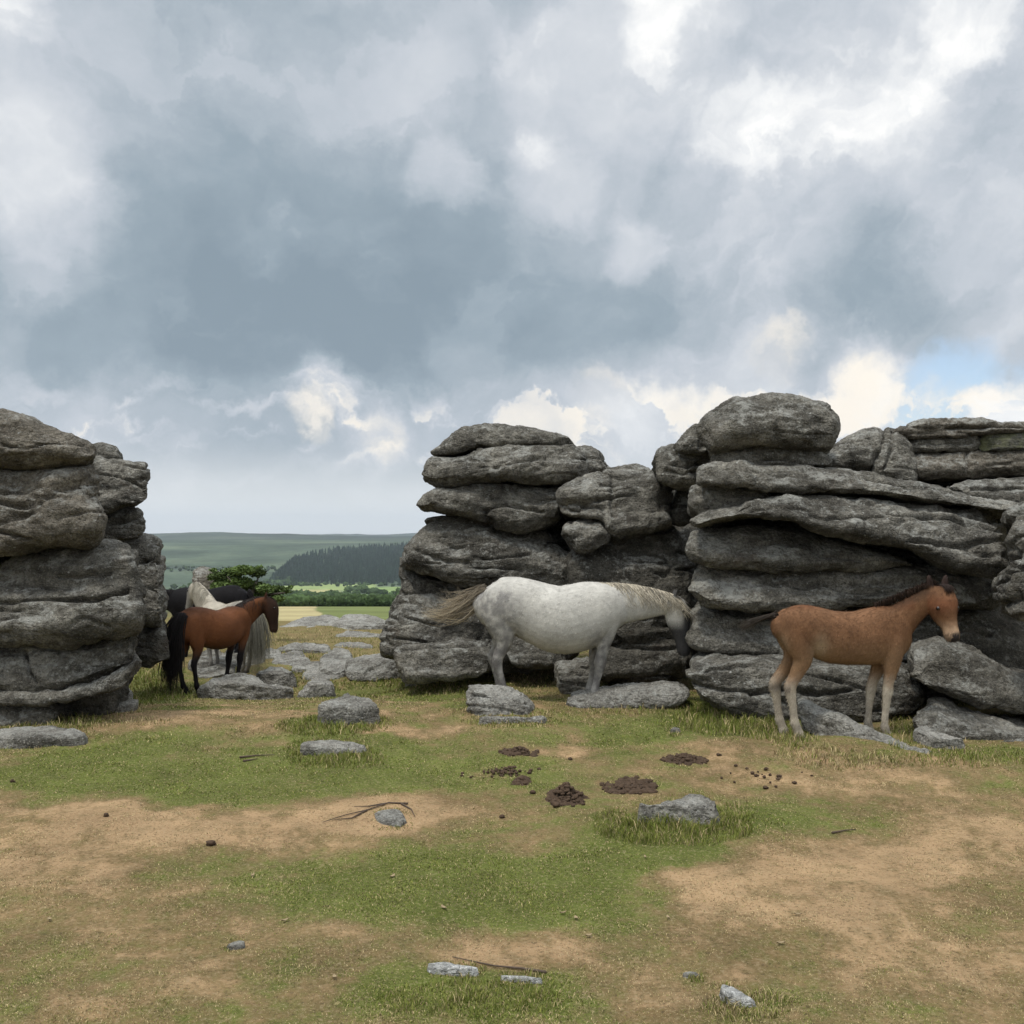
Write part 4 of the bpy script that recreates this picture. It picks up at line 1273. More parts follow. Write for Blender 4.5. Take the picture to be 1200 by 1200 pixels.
def crest_mane(s, path, drop, n, spread, side=-1, back=0.35, yo=None):
    """Locks rooted along the crest path (px,py), falling to one side of the neck."""
    P = np.array(path, dtype=float)
    L = np.linspace(0, 1, len(P))
    out = []
    for i in range(n):
        t = RNG.random()
        px, py = np.interp(t, L, P[:, 0]), np.interp(t, L, P[:, 1])
        x, z = (px - 640) * s, (828 - py) * s
        y = np.interp(t, L, yo) * s if yo else 0.0
        d = drop * (0.6 + 0.6 * RNG.random()) * s
        sd = side if RNG.random() < 0.86 else -side
        w = (P[0, 2] + (P[-1, 2] - P[0, 2]) * t) * s
        b = back * d + jit(0.10) * d
        out.append(((x + jit(.006), y + jit(.006), z - .006), (x + b * .3, y + sd * w * .75, z + .016 + abs(jit(.008))), (x + b * .7, y + sd * (w * 1.12 + .012), z - d * .45),
                    (x + b + jit(spread) * s, y + sd * (w * 1.18 + .012 + abs(jit(.012))), z - d), 0.7 + 0.6 * RNG.random()))
    return out


def build_mare():
    s = 0.00842
    Y = 9.7
    x0 = (640 - CXP) / FPX * Y
    root = empty('pony', (x0, Y, EYE - (828 - HYP) / FPX * Y))
    tag(root, 'pale grey mare standing side-on with her tail swishing and head lowered to the rocks', 'pony', 'ponies at the tor', 'thing')
    neck = [(702, 714, 0, 30, 17), (718, 709, 0, 25.5, 15), (734, 707.5, 0, 23, 12.5), (752, 707, 0, 19.5, 10.5), (768, 707, 0, 16, 9), (782, 707, 0, 12.3, 8), (792, 710, 0, 9, 6.5)]
    head = [(787, 702, 0, 6, 6), (791, 709, 0, 11.5, 8.2), (793.5, 718, 0, 14.5, 9.2), (795, 728, 0, 14, 8.6), (797.5, 739, 0, 11, 7.4), (799.5, 750, 0, 8.8, 6.2), (801, 759, 0, 8.2, 6.2), (801.5, 765, 0, 7.2, 5.6), (801, 769, 0, 4.2, 3.6)]
    me = adult_pony('body', s, neck, head, (789.5, 701, 0, (0.25, 0, 1)), (0, 1, 0), 1.04, (0, -4), (0, -5))

    def colour(co):
        px, py = co[:, 0] / s + 640, 828 - co[:, 2] / s
        n = fbm(co * 5, 4)
        cells = fbm(co * 15, 3)
        c = np.tile([0.43, 0.41, 0.365], (len(co), 1))
        c = c * (1 + 0.14 * n[:, None] + 0.10 * cells[:, None])
        # dappled grey hind quarters, shoulder and points
        hq = (1 - sstep(596, 625, px + 8 * n)) * sstep(680, 700, py)
        dap = np.clip(hq * (0.62 + 1.1 * cells), 0, 1) * 0.85
        c = lerp(c, [0.20, 0.19, 0.178], dap)
        sh = sstep(690, 702, px) * (1 - sstep(722, 735, px)) * sstep(730, 750, py)
        c = lerp(c, [0.27, 0.26, 0.24], np.clip(sh * (0.5 + 0.8 * cells), 0, 0.7))
        leg = sstep(718, 768, py) * (px < 760) * sstep(30, 52, np.abs(px - 648))
        c = lerp(c, [0.13, 0.12, 0.11], np.clip(leg * (0.75 + 0.6 * cells), 0, 0.95))
        hd = sstep(722, 740, py) * (px > 770)  # dark grey face, plus the shadow on her head painted into the coat
        c = lerp(c, [0.030, 0.028, 0.028], hd * 0.97)
        fr = sstep(796, 803, px) * sstep(700, 712, py)
        c = lerp(c, [0.04, 0.038, 0.038], fr * 0.97)
        c = lerp(c, [0.05, 0.045, 0.04], sstep(819, 822, py) * (px < 760))
        ears = (1 - sstep(697, 700, py)) * (px > 783)
        return lerp(c, [0.03, 0.028, 0.027], ears * 0.9)
    pony_body('body', me, root, colour)
    P = lambda px, py, y=0.0: ((px - 640) * s, y, (828 - py) * s)
    ball('eye', P(799.5, 716, -8.0 * s), 0.019, 'eye', root)
    ball('eye', P(799.5, 716, 8.0 * s), 0.019, 'eye', root)
    st = crest_mane(s, [(686, 683, 10), (702, 683, 10), (722, 683, 11), (742, 685, 10), (762, 689, 9), (780, 694, 8), (790, 698, 6)], 27, 560, 9, back=0.6)
    hair('mane', st, 0.0042, (0.27, 0.235, 0.175), (0.46, 0.41, 0.32), root, 0.4)
    fl = [(P(790 + jit(2), 699, jit(.02)), P(797, 697, -.03 + jit(.02)), P(803, 706, -.04 + jit(.03)), P(806 + jit(2), 722 + jit(5), -.035 + jit(.03))) for _ in range(60)]
    hair('forelock', fl, 0.004, (0.20, 0.19, 0.17), (0.28, 0.26, 0.23), root)
    tail = []
    for i in range(330):
        u = RNG.random()
        rx, ry = 568 + 3 * u + jit(1.0), 687 + 14 * u + jit(1.5)
        if RNG.random() < 0.5:     # main switch carried out behind
            ex, ey = 490 + abs(jit(24)), 718 + jit(5.0)
            tail.append((P(rx, ry, jit(.025)), P(550 + jit(4), 690 + 34 * u + jit(4), jit(.06)), P(532 + jit(11), 731 + jit(7), jit(.09)), P(ex, ey, jit(.10)), 0.8))
        else:                       # loose upper hair
            ex, ey = 508 + abs(jit(20)), 708 + jit(9)
            tail.append((P(rx, ry - 1, jit(.025)), P(548 + jit(5), 686 + 16 * u + jit(4), jit(.05)), P(534 + jit(11), 714 + jit(9), jit(.08)), P(ex, ey, jit(.09)), 0.6))
    hair('tail', tail, 0.0046, (0.20, 0.17, 0.13), (0.36, 0.30, 0.21), root, 0.35, 10)
    return root


def build_bay():
    s = 0.00700
    Y = 12.2
    x0 = (248 - CXP) / FPX * Y
    z0 = float(ground_z(np.array([x0]), np.array([Y]))[0])
    root = empty('pony', (x0, Y, z0), R(65))
    tag(root, 'bay pony with black tail and legs standing in front of the pale maned pony', 'pony', 'ponies at the tor', 'thing')
    neck = [(704, 712, 0, 29, 16), (718, 703, -2, 26, 14), (732, 694, -6, 22.5, 12.5), (744, 686, -12, 19, 11), (753, 680, -19, 16, 9.5), (758, 676, -25, 12, 8)]
    head = [(756, 670, -24, 7, 7), (759, 677, -28, 12, 8.6), (761.5, 687, -32, 14.5, 9.4), (763, 698, -34, 13.2, 8.8), (764, 709, -35.5, 10.5, 7.4), (765, 719, -36.5, 8.8, 6.4), (765, 727, -37, 8, 6.2), (764.5, 733, -36.5, 5.4, 4.8)]
    me = adult_pony('body', s, neck, head, (757, 668, -25, (0.07, -0.09, 1)), (0.83, 0.55, 0), 0.90)

    def colour(co):
        px, py = co[:, 0] / s + 640, 828 - co[:, 2] / s
        n = fbm(co * 4, 4)
        c = np.tile([0.150, 0.057, 0.023], (len(co), 1)) * (1 + 0.25 * n[:, None])
        c = lerp(c, [0.060, 0.026, 0.014], (1 - sstep(676, 694, py)) * 0.75 * (px < 735))
        c = lerp(c, [0.10, 0.05, 0.026], sstep(735, 756, py) * 0.6)
        c = lerp(c, [0.012, 0.010, 0.010], sstep(744, 766, py + 4 * n) * (px < 735))
        c = lerp(c, [0.018, 0.013, 0.011], sstep(738, 756, px + 5 * n) * 0.86)
        return c
    pony_body('body', me, root, colour)
    P = lambda px, py, y=0.0: ((px - 640) * s, y, (828 - py) * s)
    ball('eye', P(760, 687, -42.5 * s), 0.016, 'eye', root)
    ball('eye', P(774, 687, -33 * s), 0.016, 'eye', root)
    st = crest_mane(s, [(692, 684, 10), (710, 678, 11), (727, 671, 10), (741, 666, 9), (755, 666, 7)], 24, 480, 6, yo=[0, -1, -5, -13, -24])
    hair('mane', st, 0.0048, (0.018, 0.014, 0.012), (0.03, 0.022, 0.018), root, 0.3)
    fl = [(P(757 + jit(2), 667, -.18 + jit(.015)), P(762, 664, -.225 + jit(.02)), P(767, 674, -.275 + jit(.02)), P(769 + jit(2), 688 + jit(5), -.295 + jit(.02))) for _ in range(60)]
    hair('forelock', fl, 0.004, (0.02, 0.016, 0.013), (0.05, 0.03, 0.02), root)
    tail = []
    for i in range(420):
        u = RNG.random()
        y0 = jit(.03)
        tail.append((P(568 + 4 * u, 683 + 12 * u, y0), P(549 + jit(3), 690 + jit(3), y0 * 1.5), P(548 + jit(6), 750 + jit(10), .05 + y0 * 2.6 + jit(.02)), P(552 + jit(6), 804 + jit(14), .07 + y0 * 2.4 + jit(.03)), 1.0))
    hair('tail', tail, 0.006, (0.014, 0.012, 0.012), (0.02, 0.016, 0.014), root, 0.3, 10)


def build_grey():
    s = 0.0066
    C = (-3.93, 13.7)
    z0 = float(ground_z(np.array([C[0]]), np.array([C[1]]))[0])
    root = empty('pony', (C[0], C[1], z0), R(143))
    tag(root, 'cream maned dun grey pony with its head up, half hidden behind the bay pony', 'pony', 'ponies at the tor', 'thing')
    neck = [(702, 712, 0, 29, 16), (717, 697, 0, 28, 15), (732, 684, 0, 25, 13.5), (745, 671, 0, 22.5, 12.5), (755, 661, 0, 19, 11), (762, 654, 0, 13, 9)]
    head = [(757, 646, 0, 6, 6), (763, 652, 0, 12, 8.8), (769, 661, 0, 14, 9.6), (774, 671, 0, 13, 9), (779, 682, 0, 10.2, 7.4), (783, 692, 0, 8.6, 6.4), (786, 700, 0, 7.8, 6), (787, 705, 0, 5.2, 4.6)]
    me = adult_pony('body', s, neck, head, (759, 645, 0, (0.05, 0, 1)), (0, 1, 0), 0.92)

    def colour(co):
        px, py = co[:, 0] / s + 640, 828 - co[:, 2] / s
        n = fbm(co * 5, 4)
        c = np.tile([0.40, 0.36, 0.29], (len(co), 1)) * (1 + 0.2 * n[:, None])
        c = lerp(c, [0.16, 0.15, 0.14], sstep(750, 780, py) * 0.8 * (px < 755))
        c = lerp(c, [0.20, 0.185, 0.165], sstep(764, 776, px) * 0.85)
        c = lerp(c, [0.16, 0.15, 0.135], (1 - sstep(595, 640, px)) * 0.7)
        c = lerp(c, [0.05, 0.045, 0.04], sstep(820, 823, py))
        return lerp(c, [0.05, 0.04, 0.035], (1 - sstep(638, 644, py)) * 0.9)
    pony_body('body', me, root, colour)
    P = lambda px, py, y=0.0: ((px - 640) * s, y, (828 - py) * s)
    ball('eye', P(776, 660, -8.2 * s), 0.018, 'eye', root)
    ball('eye', P(776, 660, 8.2 * s), 0.018, 'eye', root)
    st = crest_mane(s, [(690, 684, 10), (704, 675, 11), (717, 664, 11), (731, 653, 10), (752, 642, 8)], 26, 420, 6, side=1) + \
        crest_mane(s, [(690, 684, 10), (704, 675, 11), (717, 664, 11), (731, 653, 10), (752, 642, 8)], 22, 380, 7, side=-1)
    hair('mane', st, 0.005, (0.46, 0.42, 0.34), (0.56, 0.52, 0.43), root, 0.2)
    tail = []
    for i in range(420):
        u = RNG.random()
        y0 = jit(.04)
        tail.append((P(562 + 4 * u, 684 + 12 * u, y0), P(548 + jit(2.5), 698 + jit(3), y0 * 1.6), P(546 + jit(6), 750 + jit(10), y0 * 2.6 + jit(.03)), P(550 + jit(6), 806 + jit(12), y0 * 2.4 + jit(.04)), 1.0))
    hair('tail', tail, 0.006, (0.20, 0.185, 0.15), (0.25, 0.235, 0.18), root, 0.3, 10)


def build_black():
    s = 0.0072
    Y = 15.1
    x0 = (249 - CXP) / FPX * Y
    z0 = float(ground_z(np.array([x0]), np.array([Y]))[0])
    root = empty('pony', (x0, Y, z0), R(182))
    tag(root, 'black pony farthest back, only its dark back and lowered neck showing', 'pony', 'ponies at the tor', 'thing')
    neck = [(702, 714, 0, 30, 16), (718, 710, 0, 26, 14), (734, 706, 0, 22, 12), (750, 703, 0, 18.5, 10.5), (763, 702, 0, 15, 9), (771, 702, 0, 11, 7)]
    head = [(768, 695, 0, 6, 6), (773, 702, 0, 11, 8.2), (777, 712, 0, 13.5, 9), (779, 723, 0, 12.5, 8.4), (780, 734, 0, 9.8, 7), (781, 744, 0, 8.2, 6), (781.5, 752, 0, 7.4, 5.8), (781, 758, 0, 5.0, 4.4)]
    me = adult_pony('body', s, neck, head, (769, 694, 0, (0.12, 0, 1)), (0, 1, 0), 0.93)

    def colour(co):
        n = fbm(co * 5, 4)
        return np.tile([0.008, 0.007, 0.0075], (len(co), 1)) * (1 + 0.4 * n[:, None])
    pony_body('body', me, root, colour)
    P = lambda px, py, y=0.0: ((px - 640) * s, y, (828 - py) * s)
    ball('eye', P(784, 712, -7.6 * s), 0.018, 'eye', root)
    ball('eye', P(784, 712, 7.6 * s), 0.018, 'eye', root)
    st = crest_mane(s, [(690, 684, 10), (712, 685, 11), (735, 686, 10), (752, 688, 9), (766, 692, 7)], 22, 300, 6, side=1)
    hair('mane', st, 0.005, (0.014, 0.012, 0.012), (0.02, 0.017, 0.016), root, 0.3)
    tail = []
    for i in range(250):
        u = RNG.random()
        y0 = jit(.03)
        tail.append((P(562 + 4 * u, 684 + 12 * u, y0), P(550 + jit(2.5), 700 + jit(3), y0 * 1.5), P(552 + jit(5), 750 + jit(10), y0 * 2.2), P(556 + jit(5), 796 + jit(14), y0 * 1.8), 1.0))
    hair('tail', tail, 0.006, (0.014, 0.012, 0.012), (0.02, 0.016, 0.014), root, 0.3, 10)


FOAL_TRUNK = [(908.5, 719, 729, 6), (911, 715, 738, 11), (916, 711.5, 748, 17), (926, 709, 757, 21), (940, 708.5, 763, 23), (955, 711, 768, 23.5), (975, 715.5, 777, 24),
              (1000, 716.5, 779, 24), (1020, 712.5, 779, 22), (1038, 709.5, 778, 19.5), (1052, 712, 773, 15.5), (1062, 721, 765, 11), (1066, 730, 756, 7)]
FOAL_FORE = [(1040, 730, 5, 3), (1040, 737, 11, 7), (1041, 748, 14, 9.2), (1042, 762, 13, 9.3), (1041, 776, 10.5, 7.4), (1039, 790, 7.4, 5.4), (1037, 801, 6.0, 4.6), (1036.5, 809, 6.4, 5.0), (1035.5, 817, 5.0, 3.9), (1034, 832, 4.0, 3.1),
             (1033, 845, 4.1, 3.2), (1033, 850, 5.2, 4.0), (1035, 856, 4.7, 3.7), (1036.5, 861, 5.6, 4.5), (1038, 868, 7.0, 5.4)]
FOAL_HIND = [(930, 716, 5, 3), (928, 720, 11, 7), (926, 728, 15, 10), (929, 742, 17.5, 11.5), (935, 758, 15.5, 10.5), (937, 772, 11.5, 8), (932, 785, 8.4, 6), (926, 796, 7.0, 5), (923, 803, 7.2, 4.9), (923.5, 810, 6.6, 4.4), (925.5, 822, 4.7, 3.5),
             (927.5, 838, 4.3, 3.2), (928.5, 845, 5.3, 4.0), (931, 851, 4.8, 3.8), (933, 857, 5.6, 4.5), (935, 865, 6.8, 5.3)]


def build_foal():
    s = 8.0 / FPX
    Y = 8.0
    x0 = (985 - CXP) / FPX * Y
    root = empty('foal', (x0, Y, EYE - (868 - HYP) / FPX * Y))
    tag(root, 'chestnut brown foal with pale legs turning its head towards the viewer', 'foal', None, 'thing')
    X = lambda px: (px - 985) * s
    Zz = lambda py: (868 - py) * s
    P = lambda px, py, y=0.0: (X(px), y, Zz(py))
    V, F = [], []
    tube(V, F, densify([(X(p), 0, (Zz(t) + Zz(b)) / 2, (b - t) / 2 * s, w * s) for (p, t, b, w) in FOAL_TRUNK], 3), n=30, sup=2.1)
    for side, dx in ((-1, 0), (1, -12)):
        tube(V, F, densify([(X(p + dx * max(0, min(1, (q - 755) / 50))), side * 10 * s, Zz(q), a * s, b * s) for (p, q, a, b) in FOAL_FORE], 3), n=18)
        tube(V, F, densify([(X(p + dx * max(0, min(1, (q - 755) / 45))), side * 11 * s, Zz(q), a * s, b * s) for (p, q, a, b) in FOAL_HIND], 3), n=18)
    neck = [(1038, 741, 0, 28, 14), (1051, 730, 0, 22.5, 11.5), (1064, 718.5, -.005, 17.8, 9.8), (1077, 708, -.015, 14.8, 8.8), (1088, 701, -.025, 13, 8.5), (1095, 696, -.035, 10, 8)]
    tube(V, F, densify([(X(a[0]), a[2], Zz(a[1]), a[3] * s, a[4] * s) for a in neck], 3), n=22)
    lat = np.array([0.94, 0.341, 0.0])
    fwd = np.array([0.341, -0.94, 0.0])
    # head: poll, brow, cheek, muzzle; face turned a third towards the viewer
    hr = [(1099, 686, -.030, 8, 10), (1099.5, 692, -.035, 13, 14), (1100, 702, -.050, 17, 16), (1100.5, 711, -.066, 17.5, 15.8), (1102, 720, -.088, 15, 12.6), (1104, 728, -.112, 11, 9.4), (1105.3, 735, -.130, 9.0, 8.0), (1106, 741, -.142, 8.8, 8.6), (1106.3, 746, -.147, 7.8, 7.8), (1106.3, 750, -.148, 4.2, 4.6)]
    tube(V, F, densify([(X(a[0]), a[2], Zz(a[1]), a[3] * s, a[4] * s) for a in hr], 3), lat=lat, n=22)
    pol = np.array(P(1098, 690, -.030))
    for side in (-1, 1):
        e0 = pol + lat * side * 9.5 * s - fwd * 0.01
        d = np.array([0, 0.05, 1.0]) + lat * side * 0.22
        r = []
        for q, (a, b) in zip((-.25, .15, .45, .75, 1.0), ((3.0, 3.6), (3.0, 5.0), (2.8, 5.2), (2.1, 3.8), (1.1, 1.5))):
            c = e0 + d * q * 16.5 * s
            r.append((c[0], c[1], c[2], a * s, b * s))
        tube(V, F, r, lat=lat, n=10)
    me = voxel_union(V, F, 0.0095, 4, 0.5)
    hc = np.array(P(1102, 720, -.08))

    def colour(co):
        px, py = co[:, 0] / s + 985, 868 - co[:, 2] / s
        n = fbm(co * 5, 4)
        n2 = fbm(co * 14, 3)
        c = np.tile([0.158, 0.080, 0.040], (len(co), 1)) * (1 + 0.22 * n[:, None] + 0.12 * n2[:, None])
        trunk = px < 1068
        # paler, dun belly, flanks and inner legs
        c = lerp(c, [0.235, 0.145, 0.078], sstep(738, 775, py + 6 * n) * trunk * 0.75)
        fl = np.exp(-((px - 955) / 9) ** 2 - ((py - 757) / 14) ** 2)
        c = lerp(c, [0.36, 0.27, 0.17], fl * 0.7)
        c = lerp(c, [0.36, 0.26, 0.16], np.exp(-((px - 913) / 7) ** 2 - ((py - 762) / 18) ** 2) * 0.7)
        c = lerp(c, [0.17, 0.066, 0.030], (1 - sstep(708, 716, py)) * trunk * 0.5)
        c = lerp(c, [0.42, 0.37, 0.29], sstep(783, 812, py + 5 * n2) * 0.92)
        c = lerp(c, [0.19, 0.165, 0.13], sstep(810, 850, py) * np.clip(0.35 + n2, 0, 0.7))
        kn = np.exp(-((py - 806) / 5) ** 2) * (px < 921.5) * (px > 900)
        c = lerp(c, [0.05, 0.04, 0.035], kn * 0.6)
        c = lerp(c, [0.055, 0.048, 0.04], sstep(859, 862, py))
        # smoky brown under the mane
        nk = sstep(1022, 1058, px) * (1 - sstep(1082, 1092, px)) * (1 - sstep(4, 17, py - np.interp(px, [1026, 1042, 1058, 1074, 1088], [712, 706, 699, 692, 687])))
        c = lerp(c, [0.060, 0.034, 0.020], nk * 0.8)
        # head: darker brow, pale muzzle, dark nose
        hd = px > 1082
        sd = (co - hc) @ lat / s
        fw = (co - hc) @ fwd / s
        c = lerp(c, [0.115, 0.052, 0.026], hd * np.exp(-((py - 713) / 9) ** 2) * np.exp(-((np.abs(sd) - 12.5) / 4.5) ** 2) * 0.9)
        c = lerp(c, [0.20, 0.075, 0.036], hd * np.exp(-((py - 706) / 9) ** 2) * 0.5)
        c = lerp(c, [0.42, 0.285, 0.18], hd * sstep(721, 738, py) * 0.85)
        c = lerp(c, [0.035, 0.028, 0.025], hd * sstep(736, 741, py) * (0.55 + 0.45 * (np.abs(sd) < 4.5)))
        c = lerp(c, [0.030, 0.018, 0.014], (1 - sstep(684, 689, py)) * hd)
        return c
    pony_body('body', me, root, colour, (42000, 0.020, 0.0042))
    for side in (-1, 1):
        e = np.array(P(1101.2, 711.5, -.064)) + lat * side * 13.8 * s + fwd * 7.0 * s
        ball('eye', e, 0.019, 'eye', root)
    st = []
    cr = np.array([(1026, 710), (1042, 704), (1058, 697), (1074, 690), (1088, 685), (1096, 684)], dtype=float)
    for i in range(420):
        t = RNG.random()
        px, py = np.interp(t, np.linspace(0, 1, 6), cr[:, 0]), np.interp(t, np.linspace(0, 1, 6), cr[:, 1]) + 3
        h = 8 + 4 * RNG.random()
        y = jit(.012) - 0.03 * t
        st.append((P(px, py + 2, y), P(px - 1 + jit(1), py - h * .6, y), P(px - 2 + jit(1.5), py - h * .8, y - .012), P(px - 3 + jit(2), py - h * .4 + jit(2), y - .03 + jit(.02)), 1.0))
    hair('mane', st, 0.0042, (0.030, 0.020, 0.015), (0.045, 0.028, 0.02), root, 0.35, 6)
    fl = []
    for i in range(90):
        b = pol + lat * jit(.018) + np.array([0, 0, 0.028])
        fl.append((b, b + fwd * .06 + np.array([0, 0, .030]), b + fwd * .118 + np.array([0, 0, -.004]) + lat * jit(.012), b + fwd * (.125 + .012 * RNG.random()) + np.array([0, 0, -.04 - abs(jit(.03))]) + lat * jit(.022), 0.9))
    hair('forelock', fl, 0.0035, (0.014, 0.009, 0.007), (0.025, 0.015, 0.011), root, 0.35, 6)
    tl = []
    for i in range(170):
        u = RNG.random()
        tl.append((P(911 + jit(1), 721 + jit(1.5), jit(.01)), P(898 + jit(1.5), 721 + jit(1.5), jit(.015)), P(886 + jit(3), 727 + jit(2), .02 + jit(.02)), P(866 + abs(jit(8)), 737 + jit(2.5), .05 + jit(.03)), 1.0))
    hair('tail', tl, 0.0040, (0.035, 0.026, 0.02), (0.06, 0.05, 0.04), root, 0.35)
# ------------------------------------------------------------------ turf blades, tussocks, trees, dung and small things
def blades(name, x, y, h, w, col, lean, label, z=None):
    n = len(x)
    if z is None:
        z = ground_z(x, y)
    a = RNG.random(n) * 2 * math.pi
    wx, wy = np.cos(a) * w / 2, np.sin(a) * w / 2
    b = RNG.random(n) * 2 * math.pi
    lx, ly = np.cos(b) * lean * h, np.sin(b) * lean * h
    z = z - 0.003
    p = np.empty((n, 5, 3))
    p[:, 0] = np.stack([x - wx, y - wy, z], 1)
    p[:, 1] = np.stack([x + wx, y + wy, z], 1)
    p[:, 2] = np.stack([x + wx * .7 + lx * .35, y + wy * .7 + ly * .35, z + h * .6], 1)
    p[:, 3] = np.stack([x - wx * .7 + lx * .35, y - wy * .7 + ly * .35, z + h * .6], 1)
    p[:, 4] = np.stack([x + lx, y + ly, z + h * np.sqrt(np.maximum(0.05, 1 - (lean * .8) ** 2))], 1)
    k = (np.arange(n) * 5)[:, None]
    t = np.concatenate([k + [0, 1, 2], k + [0, 2, 3], k + [3, 2, 4]], axis=0)
    o = mesh_obj(name, p.reshape(-1, 3), t, MAT['grass'], smooth=False)
    set_col(o, np.repeat(col, 5, axis=0))
    tag(o, label, 'grass', None, 'stuff')
    return o


G1, G2, G3 = np.array([0.100, 0.132, 0.024]), np.array([0.190, 0.190, 0.046]), np.array([0.40, 0.315, 0.165])


def blade_colour(d, n):
    u = RNG.random(n)[:, None]
    g = G1 * (1 - u) + G2 * u
    dry = RNG.random(n) < np.clip(0.18 + 0.95 * d, 0.10, 0.97)
    v = 0.28 + 1.05 * RNG.random(n)[:, None]
    c = np.where(dry[:, None], G3 * v, g * (0.75 + 0.5 * RNG.random(n)[:, None]))
    return c


def build_grass():
    N = 620000
    u = RNG.random(N)
    y0, y1 = 3.05, 16.0
    k = -0.35                                    # density falls off with distance
    Y = (y0 ** k + u * (y1 ** k - y0 ** k)) ** (1 / k)
    X = (RNG.random(N) * 2 - 1) * 0.58 * Y
    p = np.stack([X, Y, 0 * X], 1)
    d = dryness(X, Y)
    keep = RNG.random(N) < np.clip(1.1 - 0.5 * d, 0.5, 1) * (0.45 + 0.55 * sstep(-0.35, 0.25, fbm(p * 7, 2)))
    X, Y, d, p = X[keep], Y[keep], d[keep], p[keep]
    gx, gy = CXP + X / Y * FPX, HYP + (EYE - ground_z(X, Y, False)) / Y * FPX
    free = np.ones(len(X), bool)
    for fp in FOOTPRINTS:                       # no blades growing through the stones
        c = fp.mean(0)
        q = np.array(c + (fp - c) * 0.9)
        ins = np.zeros(len(X), bool)
        for (x1, y1), (x2, y2) in zip(q, np.roll(q, -1, 0)):
            ins ^= ((y1 > gy) != (y2 > gy)) & (gx < (x2 - x1) * (gy - y1) / (y2 - y1 + 1e-9) + x1)
        free &= ~ins
    X, Y, d, p = X[free], Y[free], d[free], p[free]
    n = len(X)
    lush = np.clip(1 - 1.7 * d, 0, 1)
    h = (0.005 + 0.009 * RNG.random(n) + 0.010 * lush * RNG.random(n)) * (0.8 + 0.5 * np.clip(fbm(p * 2.5, 2), -0.6, 1))
    w = (0.0026 + 0.0016 * RNG.random(n)) * np.clip(Y / 4.5, 0.8, 2.4)
    blades('grass', X, Y, h * np.clip(Y / 7, 0.9, 1.5), w, blade_colour(d, n), 0.55 + 0.6 * RNG.random(n), 'short cropped turf of green and straw coloured blades')
    # longer tussocks round the stones and along the foot of the tor
    T = [(380, 852, 60, 12, .085, 1500, .0), (440, 848, 22, 10, .07, 400, .1), (395, 890, 62, 12, .075, 1500, .0), (345, 878, 14, 8, .05, 250, .1), (790, 972, 95, 20, .085, 3600, .0), (720, 960, 24, 10, .06, 350, .1), (858, 958, 26, 14, .07, 500, .0),
         (850, 845, 62, 18, .13, 2600, .05), (900, 856, 40, 12, .11, 1200, .1), (955, 884, 50, 10, .06, 700, .55), (930, 868, 30, 8, .09, 600, .3), (1030, 890, 40, 8, .05, 350, .4), (1130, 890, 90, 10, .07, 1200, .2), (1055, 850, 20, 30, .10, 600, .1),
         (600, 846, 60, 8, .06, 700, .3), (535, 806, 30, 10, .08, 500, .2), (500, 805, 60, 8, .08, 700, .25), (760, 832, 70, 8, .07, 800, .3), (640, 800, 34, 18, .06, 700, .65), (610, 790, 20, 16, .06, 400, .7),
         (175, 800, 26, 26, .12, 1300, .1), (205, 812, 30, 10, .10, 700, .1), (120, 828, 50, 12, .08, 900, .15), (70, 848, 60, 10, .08, 900, .25), (20, 848, 50, 8, .07, 500, .3), (160, 845, 40, 6, .05, 400, .5),
         (440, 800, 40, 8, .09, 600, .1), (390, 805, 24, 6, .08, 300, .1), (350, 790, 20, 5, .08, 250, .15), (330, 800, 14, 6, .08, 200, .15), (550, 1172, 110, 22, .04, 2600, .0), (880, 1180, 60, 18, .05, 1100, .45), (480, 812, 60, 8, .05, 500, .3),
         (380, 745, 60, 14, .07, 1100, .4), (430, 752, 40, 10, .07, 700, .35), (350, 765, 40, 10, .07, 600, .35), (300, 750, 40, 10, .08, 600, .4), (420, 775, 60, 16, .08, 900, .2), (340, 800, 60, 12, .07, 900, .25), (400, 728, 30, 4, .2, 300, .3), (1000, 896, 70, 8, .05, 700, .6), (590, 835, 80, 6, .05, 500, .3), (660, 838, 40, 6, .05, 400, .3)]
    for fp in FOOTPRINTS:                       # grass grips the rim of every sunken stone
        for (u0, v0), (u1, v1) in zip(fp, np.roll(fp, -1, 0)):
            T.append(((u0 + u1) / 2, (v0 + v1) / 2 + 2, abs(u1 - u0) / 2 + 5, abs(v1 - v0) / 2 + 3, .028 if v0 > 900 else .045, int(10 + 5 * abs(u1 - u0)), .3))
    xs, ys, hs, ws, cs = [], [], [], [], []
    for (cx, cy, rx, ry, h, n, dr) in T:
        a = RNG.random(n) * 2 * math.pi
        r = np.sqrt(RNG.random(n))
        px, py = cx + rx * r * np.cos(a), cy + ry * r * np.sin(a)
        Y = EYE * FPX / np.maximum(py - HYP, 30)
        for _ in range(4):
            X = (px - CXP) / FPX * Y
            Y = (EYE - ground_z(X, Y, False)) * FPX / np.maximum(py - HYP, 30)
        X = (px - CXP) / FPX * Y
        p = np.stack([X, Y, 0 * X], 1)
        cl = 0.45 + 0.85 * sstep(-0.4, 0.4, fbm(p * 9, 2))
        xs.append(X); ys.append(Y)
        hs.append(h * (0.4 + 0.7 * RNG.random(n)) * cl * (1 - 0.45 * r))
        ws.append((0.0034 + 0.002 * RNG.random(n)) * np.clip(Y / 6, 0.7, 2.2))
        cs.append(blade_colour(np.full(n, dr), n))
    X, Y = np.concatenate(xs), np.concatenate(ys)
    blades('tussock_grass', X, Y, np.concatenate(hs), np.concatenate(ws), np.concatenate(cs), 0.25 + 0.6 * RNG.random(len(X)), 'longer tussocky grass round the stones and along the foot of the tor')


